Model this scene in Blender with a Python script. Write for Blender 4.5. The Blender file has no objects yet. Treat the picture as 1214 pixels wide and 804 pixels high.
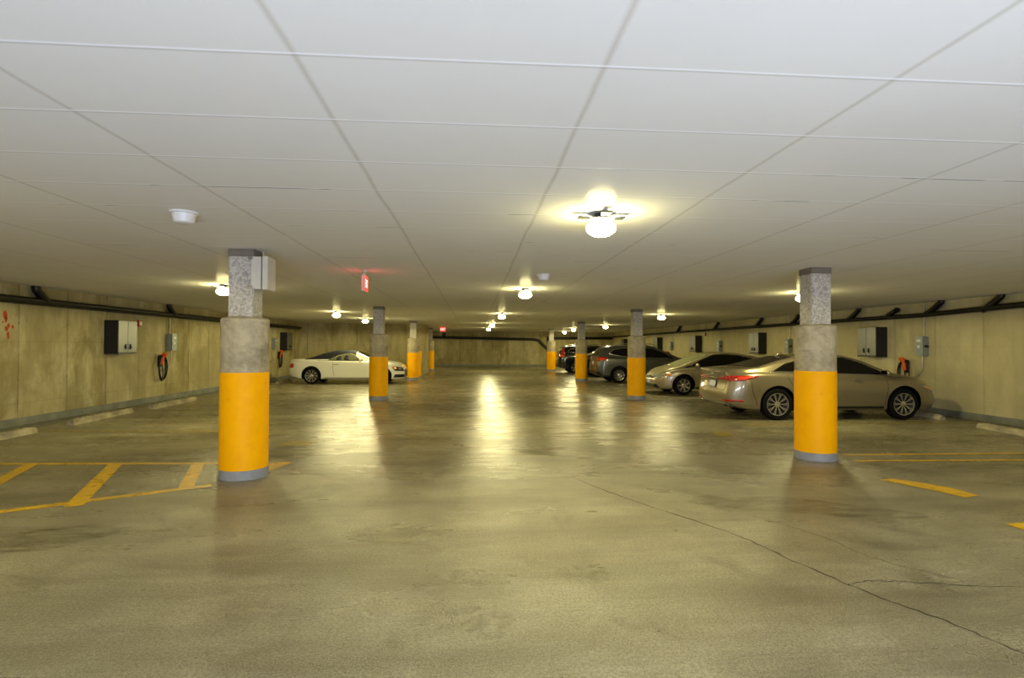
import bpy, bmesh, math, random
from mathutils import Vector, Matrix
from mathutils.bvhtree import BVHTree
from mathutils.geometry import delaunay_2d_cdt
random.seed(7)
C = bpy.context.scene.collection
PI = math.pi
HC, H = 1.58, 2.72
XL, XR, YB, YF = -8.77, 11.15, 42.5, -2.2      # garage walls

# ------------------------------------------------------------------ camera
f_px, yaw, pitch, roll = 640.0, .0707, .0133, .0054
cd = bpy.data.cameras.new('camera'); cam = bpy.data.objects.new('camera', cd); C.objects.link(cam)
cd.sensor_fit = 'HORIZONTAL'; cd.sensor_width = 36; cd.lens = 36 * f_px / 1214; cd.clip_end = 200
fw = Vector((math.sin(yaw) * math.cos(pitch), math.cos(yaw) * math.cos(pitch), math.sin(pitch)))
rt = Vector((math.cos(yaw), -math.sin(yaw), 0)); up = rt.cross(fw)
r2 = rt * math.cos(roll) + up * math.sin(roll); u2 = -rt * math.sin(roll) + up * math.cos(roll)
M = Matrix((r2, u2, -fw)).transposed().to_4x4(); M.translation = Vector((0, 0, HC))
cam.matrix_world = M
bpy.context.scene.camera = cam

# ------------------------------------------------------------------ materials
def srgb(c):
    return tuple(((v / 255) / 12.92 if v / 255 <= .04045 else ((v / 255 + .055) / 1.055) ** 2.4) for v in c) + (1,)
class Mat:
    def __init__(s, name, col=(128, 128, 128), rough=.5, metal=0, spec=.5, coat=0, lin=False):
        s.m = bpy.data.materials.new(name); s.m.use_nodes = True
        s.t = s.m.node_tree; s.n = s.t.nodes; s.l = s.t.links
        s.b = s.n['Principled BSDF']
        s.b.inputs['Base Color'].default_value = srgb(col)
        s.b.inputs['Roughness'].default_value = rough; s.b.inputs['Metallic'].default_value = metal
        s.b.inputs['Specular IOR Level'].default_value = spec
        s.b.inputs['Coat Weight'].default_value = coat; s.b.inputs['Coat Roughness'].default_value = .05
    def node(s, t, **k):
        n = s.n.new(t)
        for a, v in k.items(): setattr(n, a, v)
        return n
    def coord(s):
        if not hasattr(s, '_c'): s._c = s.node('ShaderNodeTexCoord')
        return s._c.outputs['Object']
    def mapping(s, scale=(1, 1, 1), loc=(0, 0, 0)):
        m = s.node('ShaderNodeMapping'); m.inputs['Scale'].default_value = scale; m.inputs['Location'].default_value = loc
        s.l.new(s.coord(), m.inputs['Vector']); return m.outputs[0]
    def noise(s, scale, detail=4, rough=.55, vec=None, dist=0):
        n = s.node('ShaderNodeTexNoise'); n.inputs['Scale'].default_value = scale; n.inputs['Detail'].default_value = detail
        n.inputs['Roughness'].default_value = rough; n.inputs['Distortion'].default_value = dist
        s.l.new(vec if vec else s.coord(), n.inputs['Vector']); return n.outputs['Fac']
    def ramp(s, fac, stops):
        r = s.node('ShaderNodeValToRGB'); e = r.color_ramp.elements
        while len(e) < len(stops): e.new(.5)
        for i, (p, c) in enumerate(stops):
            e[i].position = p; e[i].color = srgb(c) if len(c) == 3 and max(c) > 1 else (tuple(c) + (1,) if len(c) == 3 else (c[0],) * 3 + (1,))
        s.l.new(fac, r.inputs[0]); return r.outputs[0]
    def mix(s, fac, a, b, mode='MIX'):
        n = s.node('ShaderNodeMix', data_type='RGBA', blend_type=mode)
        for v, i in ((fac, 0), (a, 6), (b, 7)):
            if isinstance(v, bpy.types.NodeSocket): s.l.new(v, n.inputs[i])
            elif i == 0: n.inputs[0].default_value = v
            else: n.inputs[i].default_value = srgb(v) if len(v) == 3 else v
        return n.outputs[2]
    def math(s, op, a, b=0, c=0, clamp=False):
        n = s.node('ShaderNodeMath', operation=op, use_clamp=clamp)
        for v, i in ((a, 0), (b, 1), (c, 2)):
            if isinstance(v, bpy.types.NodeSocket): s.l.new(v, n.inputs[i])
            else: n.inputs[i].default_value = v
        return n.outputs[0]
    def xyz(s):
        n = s.node('ShaderNodeSeparateXYZ'); s.l.new(s.coord(), n.inputs[0]); return n.outputs
    def to(s, out, inp): s.l.new(out, s.b.inputs[inp])
    def bump(s, h, strength=.3, dist=.01):
        n = s.node('ShaderNodeBump'); n.inputs['Strength'].default_value = strength; n.inputs['Distance'].default_value = dist
        s.l.new(h, n.inputs['Height']); s.l.new(n.outputs[0], s.b.inputs['Normal'])
def band(m, v, per, off, w):      # 1 where v is within w of off + k*per
    a = m.math('SUBTRACT', v, off); a = m.math('DIVIDE', a, per); a = m.math('ADD', a, 1000.5)
    a = m.math('FRACT', a); a = m.math('SUBTRACT', a, .5); a = m.math('ABSOLUTE', a); a = m.math('MULTIPLY', a, per)
    return m.math('LESS_THAN', a, w)
def softband(m, v, per, off, w):
    a = m.math('SUBTRACT', v, off); a = m.math('DIVIDE', a, per); a = m.math('ADD', a, 1000.5)
    a = m.math('FRACT', a); a = m.math('SUBTRACT', a, .5); a = m.math('ABSOLUTE', a); a = m.math('MULTIPLY', a, per / w)
    return m.math('SUBTRACT', 1, a, clamp=True)

# floor
m = Mat('floor_concrete', rough=.35, spec=.5); X = m.xyz()
big = m.noise(.35, 5, .6); mid = m.noise(1.6, 6, .62); streak = m.noise(1.0, 5, .6, m.mapping((.35, 1.7, 1)))
fine = m.noise(48, 4, .75)
c = m.ramp(mid, [(.3, (128, 122, 97)), (.52, (156, 149, 122)), (.7, (177, 170, 144))])
c = m.mix(m.ramp(streak, [(.42, (0,)), (.66, (.75,))]), c, (98, 90, 66))
c = m.mix(m.ramp(big, [(.5, (0,)), (.72, (.5,))]), c, (112, 100, 66))
c = m.mix(m.ramp(m.noise(.75, 7, .7, m.mapping((1, 1, 1), (3, 9, 0)), 1.5), [(.56, (0,)), (.63, (.55,))]), c, (92, 84, 58))
gut = m.math('LESS_THAN', X[0], -8.15); gut2 = m.math('GREATER_THAN', X[0], 10.5); gg = m.math('MAXIMUM', gut, gut2)
c = m.mix(m.math('MULTIPLY', gg, .55), c, (84, 80, 66))
c = m.mix(m.math('MULTIPLY', m.ramp(fine, [(.42, (0,)), (.62, (1,))]), .62), c, (78, 72, 50))
c = m.mix(m.math('MULTIPLY', m.ramp(m.noise(130, 2, .6), [(.52, (0,)), (.66, (1,))]), .4), c, (216, 210, 186))
rot = m.node('ShaderNodeMapping'); rot.inputs['Rotation'].default_value = (0, 0, .5); rot.inputs['Scale'].default_value = (.5, 30, 1); m.l.new(m.coord(), rot.inputs['Vector'])
brm = m.noise(3.0, 4, .7, rot.outputs[0]); c = m.mix(m.math('MULTIPLY', m.ramp(brm, [(.45, (0,)), (.7, (1,))]), .3), c, (92, 86, 62))
m.to(c, 'Base Color')
sm = m.math('MULTIPLY', m.math('SUBTRACT', X[1], 5.8, clamp=False), .6, clamp=True)   # trowelled slab past the joint, broomed this side
rg = m.math('ADD', m.math('MULTIPLY', m.noise(.9, 5, .6, m.mapping((.7, 1.6, 1), (5, 2, 0))), .38), .12)
rg = m.math('SUBTRACT', rg, m.math('MULTIPLY', sm, .04)); m.to(rg, 'Roughness')
gr = m.noise(60, 3, .7); wv = m.noise(2.2, 3, .5, m.mapping((.5, 2.2, 1)))
hh = m.math('ADD', m.math('MULTIPLY', m.math('ADD', gr, m.math('MULTIPLY', m.noise(170, 2, .6), .5)), m.math('SUBTRACT', .013, m.math('MULTIPLY', sm, .009))), m.math('MULTIPLY', wv, .03)); hh = m.math('ADD', hh, m.math('MULTIPLY', brm, .003))
hh = m.math('ADD', hh, m.math('MULTIPLY', m.noise(22, 3, .6, m.mapping((1, .35, 1))), .006))
m.bump(hh, .55, 1.0); m.b.inputs['Specular IOR Level'].default_value = .5
FLOOR = m.m

# ceiling of insulation boards
m = Mat('ceiling_board', rough=.2, spec=.22); X = m.xyz()
TX, TX0, TY, TY0 = 1.241, -.715, .6204, 2.147
warp = m.math('MULTIPLY', m.math('SUBTRACT', m.noise(.8, 2), .5), .05)
xw = m.math('ADD', X[0], warp); yw = m.math('ADD', X[1], m.math('MULTIPLY', warp, .4))
c = m.mix(m.noise(.6, 4), (222, 219, 210), (236, 234, 226))
b1 = softband(m, xw, TX, TX0, .022); b2 = softband(m, yw, TY, TY0, .010); b3 = softband(m, yw, TY, TY0 + .014, .010)
c = m.mix(m.math('MULTIPLY', b1, .38), c, (160, 148, 116))
c = m.mix(m.math('MULTIPLY', b3, .34), c, (140, 134, 115))  # shadow along one side of each cross seam, painted into the colour
c = m.mix(b2, c, (255, 255, 255))  # cross seam edges catching light, painted as white lines
gap = m.math('MULTIPLY', m.ramp(m.noise(1.3, 3, .6, m.mapping((1, 1, 1), (1, 7, 0))), [(.6, (0,)), (.64, (1,))]), m.math('MULTIPLY', b3, m.math('GREATER_THAN', X[1], 3.4)))
c = m.mix(m.math('MULTIPLY', gap, .9), c, (60, 52, 34))
m.to(c, 'Base Color')
h1 = m.math('MULTIPLY', m.math('MAXIMUM', b1, b3), -.0012)
hh = m.math('ADD', h1, m.math('MULTIPLY', m.noise(3.0, 3, .5, m.mapping((.25, 3, 1))), .0022))
m.bump(hh, .5, 1.0)
df = m.node('ShaderNodeBsdfDiffuse'); gl = m.node('ShaderNodeBsdfGlossy'); gl.inputs['Roughness'].default_value = .15; mx = m.node('ShaderNodeMixShader'); mx.inputs[0].default_value = .022
m.l.new(c, df.inputs[0]); bn = [l.from_socket for l in m.l if l.to_socket == m.b.inputs['Normal']][0]
m.l.new(bn, gl.inputs['Normal']); m.l.new(df.outputs[0], mx.inputs[1]); m.l.new(gl.outputs[0], mx.inputs[2])
m.l.new(mx.outputs[0], m.n['Material Output'].inputs[0])
CEIL = m.m

def wall_mat(name, axis, pale=0):
    m = Mat(name, rough=.8, spec=.3); X = m.xyz(); u = X[axis]
    sc = (1, 1, .5)
    n1 = m.noise(1.1, 6, .65, m.mapping(sc)); n2 = m.noise(4.5, 5, .6, m.mapping((1, 1, .25))); n3 = m.noise(40, 3, .6)
    c = m.ramp(n1, [(.33, (150, 138, 94)), (.5, (184, 172, 126)), (.68, (206, 196, 156))])
    c = m.mix(m.ramp(n2, [(.42, (0,)), (.7, (.6,))]) , c, (132, 116, 66))
    c = m.mix(m.ramp(m.noise(.7, 7, .7, m.mapping((1, 1, 1), (4, 1, 2)), .6), [(.47, (0,)), (.58, (.5,))]), c, (118, 106, 56))
    c = m.mix(m.ramp(m.noise(1.9, 6, .75, m.mapping((1, 1, .6), (8, 3, 2))), [(.55, (0,)), (.7, (.5,))]), c, (214, 202, 158))
    # each form panel has its own tone
    cell = m.math('FLOOR', m.math('DIVIDE', m.math('SUBTRACT', u, 11.08 if axis == 1 else .2), 1.25))
    wn = m.node('ShaderNodeTexWhiteNoise', noise_dimensions='1D'); m.l.new(cell, wn.inputs['W'])
    c = m.mix(m.math('MULTIPLY', wn.outputs['Value'], .35), c, (212, 202, 166))
    wn2 = m.node('ShaderNodeTexWhiteNoise', noise_dimensions='1D'); m.l.new(m.math('ADD', cell, 31.7), wn2.inputs['W'])
    c = m.mix(m.math('MULTIPLY', wn2.outputs['Value'], .4), c, (140, 126, 80))
    wob = m.math('MULTIPLY', m.math('SUBTRACT', m.noise(2, 3), .5), .05)
    s1 = softband(m, m.math('ADD', u, wob), 1.25, 11.08 if axis == 1 else .2, .028)
    s2 = softband(m, u, .3125, 0.1, .012)
    c = m.mix(m.math('MULTIPLY', s1, m.ramp(n2, [(.3, (.3,)), (.7, (.8,))])), c, (78, 68, 42))
    c = m.mix(m.math('MULTIPLY', s2, .16), c, (90, 80, 50))
    hz = softband(m, X[2], 1.2, .42, .015); c = m.mix(m.math('MULTIPLY', hz, .2), c, (100, 88, 60))
    # form tie holes
    fx = m.math('SUBTRACT', m.math('FRACT', m.math('ADD', m.math('DIVIDE', m.math('SUBTRACT', u, 11.08), 1.25), 1000.5)), .5)
    fz = m.math('SUBTRACT', m.math('FRACT', m.math('ADD', m.math('DIVIDE', m.math('SUBTRACT', X[2], 1.98), 1.1), 1000.5)), .5)
    d = m.math('SQRT', m.math('ADD', m.math('POWER', m.math('MULTIPLY', m.math('ABSOLUTE', fx), 1.25), 2), m.math('POWER', m.math('MULTIPLY', m.math('ABSOLUTE', fz), 1.1), 2)))
    c = m.mix(m.math('MULTIPLY', m.math('LESS_THAN', d, .02), .5), c, (80, 66, 40))
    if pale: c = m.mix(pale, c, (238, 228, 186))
    m.to(c, 'Base Color')
    hh = m.math('SUBTRACT', m.math('MULTIPLY', n3, .003), m.math('MULTIPLY', s1, .004)); hh = m.math('ADD', hh, m.math('MULTIPLY', n2, .004))
    m.bump(hh, .6, 1.0); return m.m
WALLY = wall_mat('cast_concrete_side', 1); WALLR = wall_mat('cast_concrete_lamplit', 1, .33); WALLX = wall_mat('cast_concrete_end', 0)  # right wall copy has its lamplit brightness mixed into the colour

def simple(name, col, rough=.5, metal=0, spec=.5, coat=0, var=.12, scale=8, bump=0):
    m = Mat(name, col, rough, metal, spec, coat)
    if var:
        d = tuple(max(0, int(v * (1 - var))) for v in col)
        m.to(m.mix(m.ramp(m.noise(scale, 5, .6), [(.35, (0,)), (.7, (1,))]), col, d), 'Base Color')
    if bump: m.bump(m.noise(scale * 6, 3), .4, bump)
    return m.m
m = Mat('sprayed_column_coat', rough=.9); v = m.noise(38, 4, .75)
m.to(m.ramp(v, [(.34, (140, 134, 126)), (.5, (186, 180, 170)), (.62, (212, 206, 196))]), 'Base Color'); m.bump(v, .9, .012); SPECK = m.m
m = Mat('column_sleeve', rough=.85); n = m.noise(3, 6, .7); nn = m.noise(2.2, 4, .6, m.mapping((1, 1, 4), (2, 2, 0)))
c = m.ramp(n, [(.35, (136, 126, 102)), (.6, (184, 172, 144))]); c = m.mix(m.ramp(nn, [(.55, (0,)), (.65, (.5,))]), c, (104, 98, 84))
m.to(c, 'Base Color'); m.bump(m.noise(30, 4), .4, .006); SLEEVE = m.m
m = Mat('yellow_column_paint', rough=.5, spec=.12); n = m.noise(6, 5, .6); sp = m.noise(24, 3, .6)
c = m.mix(m.ramp(n, [(.4, (0,)), (.7, (1,))]), (255, 182, 0), (248, 172, 0)); c = m.mix(m.ramp(sp, [(.70, (0,)), (.76, (.6,))]), c, (120, 84, 20))
m.to(c, 'Base Color'); m.bump(n, .15, .01); YELLOW = m.m
GREYBASE = simple('grey_base_paint', (150, 152, 158), .55)
m = Mat('line_paint', rough=.5); n = m.noise(9, 6, .75); n2 = m.noise(1.7, 4, .6)
m.to(m.mix(m.ramp(n2, [(.4, (0,)), (.65, (1,))]), (226, 178, 14), (186, 152, 44)), 'Base Color')
m.to(m.ramp(m.math('ADD', m.math('MULTIPLY', n, .6), m.math('MULTIPLY', n2, .4)), [(.36, (.15,)), (.47, (1,))]), 'Alpha'); LINE = m.m
m = Mat('line_paint_worn', rough=.5); n = m.noise(7, 6, .75, m.mapping((.5, 2, 1))); n2 = m.noise(1.3, 4, .6)
m.to(m.mix(n2, (200, 166, 34), (166, 146, 60)), 'Base Color')
m.to(m.ramp(m.math('ADD', m.math('MULTIPLY', n, .6), m.math('MULTIPLY', n2, .4)), [(.4, (.05,)), (.6, (.8,))]), 'Alpha'); LINEW = m.m
STOP = simple('wheel_stop_concrete', (196, 184, 150), .9, var=.35, scale=6, bump=.004)
PIPE = simple('black_pipe', (13, 11, 12), .45)
CURB = simple('curb_paint', (136, 138, 130), .7, var=.2, scale=3)
CABD = simple('cabinet_black', (24, 24, 32), .45)
m = Mat('cabinet_door_steel', (116, 116, 116), .38, .6); m.bump(m.noise(2, 3), .1, .01); CABS = m.m
BLACKP = simple('black_plastic', (18, 18, 20), .4)
SWG = simple('switch_grey', (150, 158, 160), .45, .3)
CHROME = simple('chrome', (220, 220, 222), .18, 1, var=0)
ALU = simple('rim_alloy', (205, 203, 198), .25, .9, var=0)
ALUD = simple('rim_dark', (40, 40, 42), .4, .6, var=0)
RUBBER = simple('tyre_rubber', (9, 9, 9), .85, spec=.2, var=.2, scale=30)
ORANGE = simple('orange_plastic', (240, 96, 24), .4, var=.05)
REDP = simple('red_plastic', (190, 28, 22), .35, var=.05)
WHITEP = simple('white_plastic', (225, 222, 220), .4, var=.05)
BEIGE = simple('beige_box', (206, 200, 188), .5, var=.05)
CONDUIT = simple('conduit_steel', (176, 174, 160), .4, .6, var=.05)
SPRAY = simple('orange_spray', (196, 74, 24), .8, var=.2, scale=20)
CRACK = simple('crack_dark', (66, 58, 40), .9)
STAIN = simple('dark_stain', (104, 98, 76), .35, var=.3, scale=6)
STEELB = simple('fixture_grey', (60, 64, 70), .4, .4, var=.1)
COVER = simple('cover_grey', (150, 142, 126), .5)
def emit(name, col, st):
    m = Mat(name, col, .3); m.b.inputs['Emission Color'].default_value = srgb(col); m.b.inputs['Emission Strength'].default_value = st
    return m.m
LAMP_ST = 80
GLOBE = emit('lamp_globe', (255, 243, 172), LAMP_ST)
EXITR = emit('exit_red', (255, 44, 40), 2.6); EXITW = emit('exit_letter', (255, 160, 150), 3.2)
def paint(name, col, rough=.32, metal=.55): 
    m = Mat(name, col, rough, metal, .5, 1.0)
    m.bump(m.noise(400, 1), .05, .0005); return m.m
def glass(name, col=(10, 12, 12), rough=.06): return Mat(name, col, rough, 0, .5, 0).m
GLASS = glass('car_glass', (5, 5, 5))
GLASSL = glass('car_glass_pale', (112, 114, 88), .1)  # pale colour paints in bright reflections and the view through
BLK = simple('car_black_trim', (14, 14, 15), .35, var=0)
LRED = Mat('tail_lamp_red', (180, 10, 10), .15, 0, .8, 1).m
LREDL = emit('tail_lamp_glow', (235, 60, 16), .05)
LAMB = Mat('amber_lens', (255, 150, 40), .15, 0, .8, 1).m
LCLR = simple('head_lamp_clear', (200, 205, 205), .12, .7, var=0)
PLATE = Mat('number_plate_white', (222, 228, 240), .4).m
SEATD = simple('seat_dark', (40, 38, 34), .7)

# ------------------------------------------------------------------ helpers
def link(name, bm, mat, parent=None, smooth=False, loc=None):
    me = bpy.data.meshes.new(name); bmesh.ops.recalc_face_normals(bm, faces=bm.faces); bm.to_mesh(me); bm.free()
    for x in (mat if isinstance(mat, (list, tuple)) else [mat]): me.materials.append(x)
    if smooth:
        for p in me.polygons: p.use_smooth = True
        if smooth != 'all':
            try: me.set_sharp_from_angle(angle=math.radians(38))
            except Exception: pass
    o = bpy.data.objects.new(name, me); C.objects.link(o)
    if parent: o.parent = parent
    if loc: o.location = loc
    return o
def tag(o, label, cat, group=None):
    o['label'] = label; o['category'] = cat
    if group: o['group'] = group
    return o
def thing(name, label, cat, loc, rz=0, group=None):
    o = bpy.data.objects.new(name, None); o.empty_display_size = .2; C.objects.link(o); o.location = loc; o.rotation_euler = (0, 0, rz)
    return tag(o, label, cat, group)
def struct(name, bm, mat):
    o = link(name, bm, mat); o['kind'] = 'structure'; return o
def box(bm, x0, x1, y0, y1, z0, z1, bev=0):
    r = bmesh.ops.create_cube(bm, size=1)
    vs = r['verts']
    for v in vs: v.co = Vector(((x0 + x1) / 2 + v.co.x * (x1 - x0), (y0 + y1) / 2 + v.co.y * (y1 - y0), (z0 + z1) / 2 + v.co.z * (z1 - z0)))
    if bev:
        es = list({e for v in vs for e in v.link_edges})
        bmesh.ops.bevel(bm, geom=es, offset=bev, segments=2, affect='EDGES')
def bx(*a, bev=0):
    bm = bmesh.new(); box(bm, *a, bev=bev); return bm
def lathe(bm, prof, n=32, origin=(0, 0, 0), axis='z', closed=False):
    o = Vector(origin); rings = []
    for r, z in prof:
        ring = []
        for i in range(n):
            a = 2 * PI * i / n
            p = Vector((r * math.cos(a), r * math.sin(a), z))
            if axis == 'y': p = Vector((p.x, z, p.y))
            if axis == 'x': p = Vector((z, p.x, p.y))
            ring.append(bm.verts.new(o + p))
        rings.append(ring)
    pr = list(zip(rings, rings[1:])) + ([(rings[-1], rings[0])] if closed else [])
    for a, b in pr:
        for i in range(n): bm.faces.new((a[i], a[(i + 1) % n], b[(i + 1) % n], b[i]))
    if not closed:
        for ring, (r, z) in ((rings[0], prof[0]), (rings[-1], prof[-1])):
            if r > 1e-4: bm.faces.new(ring)
    bmesh.ops.remove_doubles(bm, verts=bm.verts, dist=1e-5)
def tube(bm, pts, r, n=10):
    pts = [Vector(p) for p in pts]; rings = []; prev = None
    for i, p in enumerate(pts):
        d = (pts[min(i + 1, len(pts) - 1)] - pts[max(i - 1, 0)]).normalized()
        a = prev - d * prev.dot(d) if prev else d.orthogonal()
        a.normalize(); prev = a; b = d.cross(a)
        rr = r[i] if isinstance(r, (list, tuple)) else r
        rings.append([bm.verts.new(p + a * rr * math.cos(2 * PI * k / n) + b * rr * math.sin(2 * PI * k / n)) for k in range(n)])
    for A, B in zip(rings, rings[1:]):
        for k in range(n): bm.faces.new((A[k], A[(k + 1) % n], B[(k + 1) % n], B[k]))
    bm.faces.new(rings[0]); bm.faces.new(rings[-1])
def smoothpts(P, n=8):
    P = [Vector(p) for p in P]; out = []
    for i in range(len(P) - 1):
        a, b, c, d = P[max(i - 1, 0)], P[i], P[i + 1], P[min(i + 2, len(P) - 1)]
        for k in range(n):
            t = k / n
            out.append(.5 * ((2 * b) + (c - a) * t + (2 * a - 5 * b + 4 * c - d) * t * t + (3 * b - a - 3 * c + d) * t ** 3))
    out.append(P[-1]); return out
def prism(bm, poly, z0, z1):
    a = [bm.verts.new((x, y, z0)) for x, y in poly]; b = [bm.verts.new((x, y, z1)) for x, y in poly]
    bm.faces.new(a); bm.faces.new(b)
    for i in range(len(poly)): bm.faces.new((a[i], a[(i + 1) % len(a)], b[(i + 1) % len(a)], b[i]))
def copy_tree(o, parent=None):
    c = o.copy(); C.objects.link(c)
    if parent: c.parent = parent
    for ch in list(o.children): copy_tree(ch, c)
    return c

# ------------------------------------------------------------------ room shell
T = .3
floor = struct('floor', bx(XL - T, XR + T, YF - T, YB + T, -.3, 0), FLOOR)
struct('ceiling', bx(XL - T, XR + T, YF - T, YB + T, H, H + .3), CEIL)
struct('wall_left', bx(XL - T, XL, YF - T, YB + T, 0, H), WALLY)
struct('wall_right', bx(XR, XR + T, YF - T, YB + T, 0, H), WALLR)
struct('wall_far', bx(XL, XR, YB, YB + T, 0, H), WALLX)
# wall behind the camera and an opening added for the cool fill light
bm = bmesh.new(); box(bm, XL, -2.5, YF - T, YF, 0, H); box(bm, 4.5, XR, YF - T, YF, 0, H); box(bm, -2.5, 4.5, YF - T, YF, 2.45, H)
struct('wall_rear', bm, WALLX)
bm = bmesh.new(); box(bm, XL, -2.72, 28.5, 33.0, 0, H); struct('wall_stair_block', bm, WALLX)
bm = bmesh.new(); prism(bm, [(XL, YF), (XL + .05, YF), (XL + .05, 28.5), (XL, 28.5)], 0, .14); struct('baseboard_left', bm, CURB)
bm = bmesh.new(); prism(bm, [(XR - .06, YF), (XR, YF), (XR, YB), (XR - .06, YB)], 0, .14); struct('baseboard_right', bm, CURB)
bm = bx(XL, XR, YB - .05, YB, 0, .14); struct('baseboard_far', bm, CURB)

# cracks, joint and damp patches in the slab
def ribbon(bm, pts, w, z=.0015):
    P = [Vector((p[0], p[1], 0)) for p in pts]; L = []
    for i, p in enumerate(P):
        d = (P[min(i + 1, len(P) - 1)] - P[max(i - 1, 0)]).normalized(); n = Vector((-d.y, d.x, 0)) * w * random.uniform(.25, .7)
        L.append((bm.verts.new(p + n + Vector((0, 0, z))), bm.verts.new(p - n + Vector((0, 0, z)))))
    for a, b in zip(L, L[1:]): bm.faces.new((a[0], b[0], b[1], a[1]))
def wander(P, n, amp):
    out = smoothpts([(x, y, 0) for x, y in P], n)
    return [(p.x + random.uniform(-amp, amp), p.y + random.uniform(-amp, amp)) for p in out]
for P, w in (([(1.2, 6.5), (1.58, 5.58), (2.17, 4.52), (2.36, 3.9), (2.52, 3.41), (2.72, 3.0), (2.86, 2.63), (3.05, 2.1)], .013),
             ([(2.5, 3.45), (2.72, 3.5), (3.05, 3.45), (3.5, 3.36), (4.4, 3.3)], .008),
             ([(2.62, 4.9), (2.9, 4.4), (3.0, 3.9), (3.3, 3.5)], .006)):
    bm = bmesh.new(); ribbon(bm, wander(P, 9, .012), w); link('crack', bm, CRACK, floor)
bm = bmesh.new(); ribbon(bm, wander([(-2.4, 6.82), (0, 6.75), (2.6, 6.6), (4.6, 6.5)], 14, .004), .009); link('slab_joint', bm, CRACK, floor)
def blob(bm, cx, cy, rx, ry, rot, z=.001, n=40, j=.16):
    ph = [random.uniform(0, 6.28) for _ in range(4)]
    vs = []
    for i in range(n):
        a = 2 * PI * i / n; r = 1 + j * (math.sin(2 * a + ph[0]) * .5 + math.sin(3 * a + ph[1]) * .6 + math.sin(5 * a + ph[2]) * .35 + math.sin(9 * a + ph[3]) * .2)
        x, y = rx * r * math.cos(a), ry * r * math.sin(a)
        vs.append(bm.verts.new((cx + x * math.cos(rot) - y * math.sin(rot), cy + x * math.sin(rot) + y * math.cos(rot), z)))
    bm.faces.new(vs)
m = Mat('damp_patch', (128, 122, 92), .22, 0, .6); n = m.noise(14, 5, .7)
m.to(m.ramp(n, [(.4, (0,)), (.65, (.35,))]), 'Alpha'); m.bump(m.noise(90, 2), .5, .004); DAMP = m.m
for a in ((.1, 3.08, .15, .15, .3), (.78, 3.75, .22, .16, .5), (-.05, 3.25, .1, .05, .3)):
    bm = bmesh.new(); blob(bm, *a); link('damp_patch', bm, DAMP, floor)
m = Mat('oil_film', (84, 76, 50), .3, 0, .5); n = m.noise(5, 6, .7, m.mapping((.6, 2.2, 1)))
m.to(m.ramp(n, [(.42, (0,)), (.66, (.4,))]), 'Alpha'); OIL = m.m
for a in ((-4.8, 9.6, 1.6, .35, 0), (-3.2, 11.3, 1.8, .5, .1), (-6.3, 12.4, 1.6, .5, 0), (-2.4, 8.7, .7, .2, .2), (7.0, 6.8, .9, .14, 0), (6.4, 9.0, 1.6, .3, 0),
          (9.4, 8.8, 1.6, .5, 0), (3.4, 9.5, 1.2, .35, 0), (3.2, 5.2, 1.0, .3, -.3), (-3.6, 4.6, .7, .3, .3), (2.6, 12.5, 1.6, .8, 0), (-1.2, 14, 1.5, .7, 0), (6.3, 15.4, 2, .5, 0), (-6, 18, 2, .6, 0)):
    bm = bmesh.new(); blob(bm, *a, z=.0008); link('oil_stain', bm, OIL, floor)

# painted lines
LZ = [.0015]
def line(name, label, quad, mat=LINE, z=.002, sub=1):
    LZ[0] += .00025
    bm = bmesh.new(); bm.faces.new([bm.verts.new((x, y, LZ[0])) for x, y in quad])
    return tag(link(name, bm, mat), label, 'floor marking', 'yellow floor markings')
def seg(p, q, w):
    p = Vector(p); q = Vector(q); d = (q - p).normalized(); n = Vector((-d.y, d.x)) * w / 2
    return [tuple(p + n), tuple(q + n), tuple(q - n), tuple(p - n)]
line('painted_line', 'yellow line closing the far side of the hatched bay left of the nearest yellow column', seg((-8.0, 7.62), (-3.15, 7.44), .1))
line('painted_line', 'slanting yellow line along the near edge of the hatched bay at left', seg((-6.2, 4.35), (-2.93, 6.3), .12))
line('painted_line', 'shortest yellow hatch bar, beside the nearest column on the left', seg((-3.62, 7.43), (-3.12, 6.12), .15))
line('painted_line', 'middle yellow hatch bar of the hatched bay, running from far line to slanted edge', seg((-4.7, 7.5), (-3.87, 5.55), .16))
line('painted_line', 'yellow hatch bar cut off by the left edge of the picture', seg((-5.78, 7.55), (-4.85, 5.2), .15))
line('painted_patch', 'small yellow paint patch on the floor just right of the nearest left column', [(-2.78, 7.0), (-2.52, 7.0), (-2.42, 7.5), (-2.66, 7.5)])
line('painted_patch', 'faint yellow paint smudge on the floor between the first and second left columns', [(-3.1, 8.7), (-2.6, 8.7), (-2.5, 9.15), (-3.0, 9.15)], LINEW)
line('painted_line', 'faded yellow stall line ending under the second left wheel stop', seg((-8.3, 10.35), (-3.4, 10.1), .1), LINEW)
line('painted_line', 'faded yellow stall line on the left next to the white convertible', seg((-7.9, 20.2), (-3.2, 20.1), .1), LINEW)
line('painted_line', 'yellow stall line right of the near right column, farther of the close pair', seg((5.45, 7.62), (10.4, 7.6), .09), LINE)
line('painted_line', 'yellow stall line right of the near right column, nearer of the close pair', seg((5.3, 7.2), (10.4, 7.1), .09), LINE)
line('painted_patch', 'curved yellow paint remnant on the floor in front of the near right column', [(4.85, 6.15), (5.05, 6.2), (5.25, 6.0), (5.4, 5.75), (5.42, 5.45), (5.2, 5.38), (5.14, 5.6), (5.02, 5.85)], LINE)
line('painted_patch', 'yellow paint fragment on the floor cut by the right edge of the picture', [(4.78, 4.55), (5.2, 4.62), (5.2, 4.42), (4.8, 4.4)])
line('painted_line', 'yellow stall line running along the near side of the bronze sedan', seg((5.6, 10.72), (10.9, 10.75), .12), LINEW)
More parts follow.
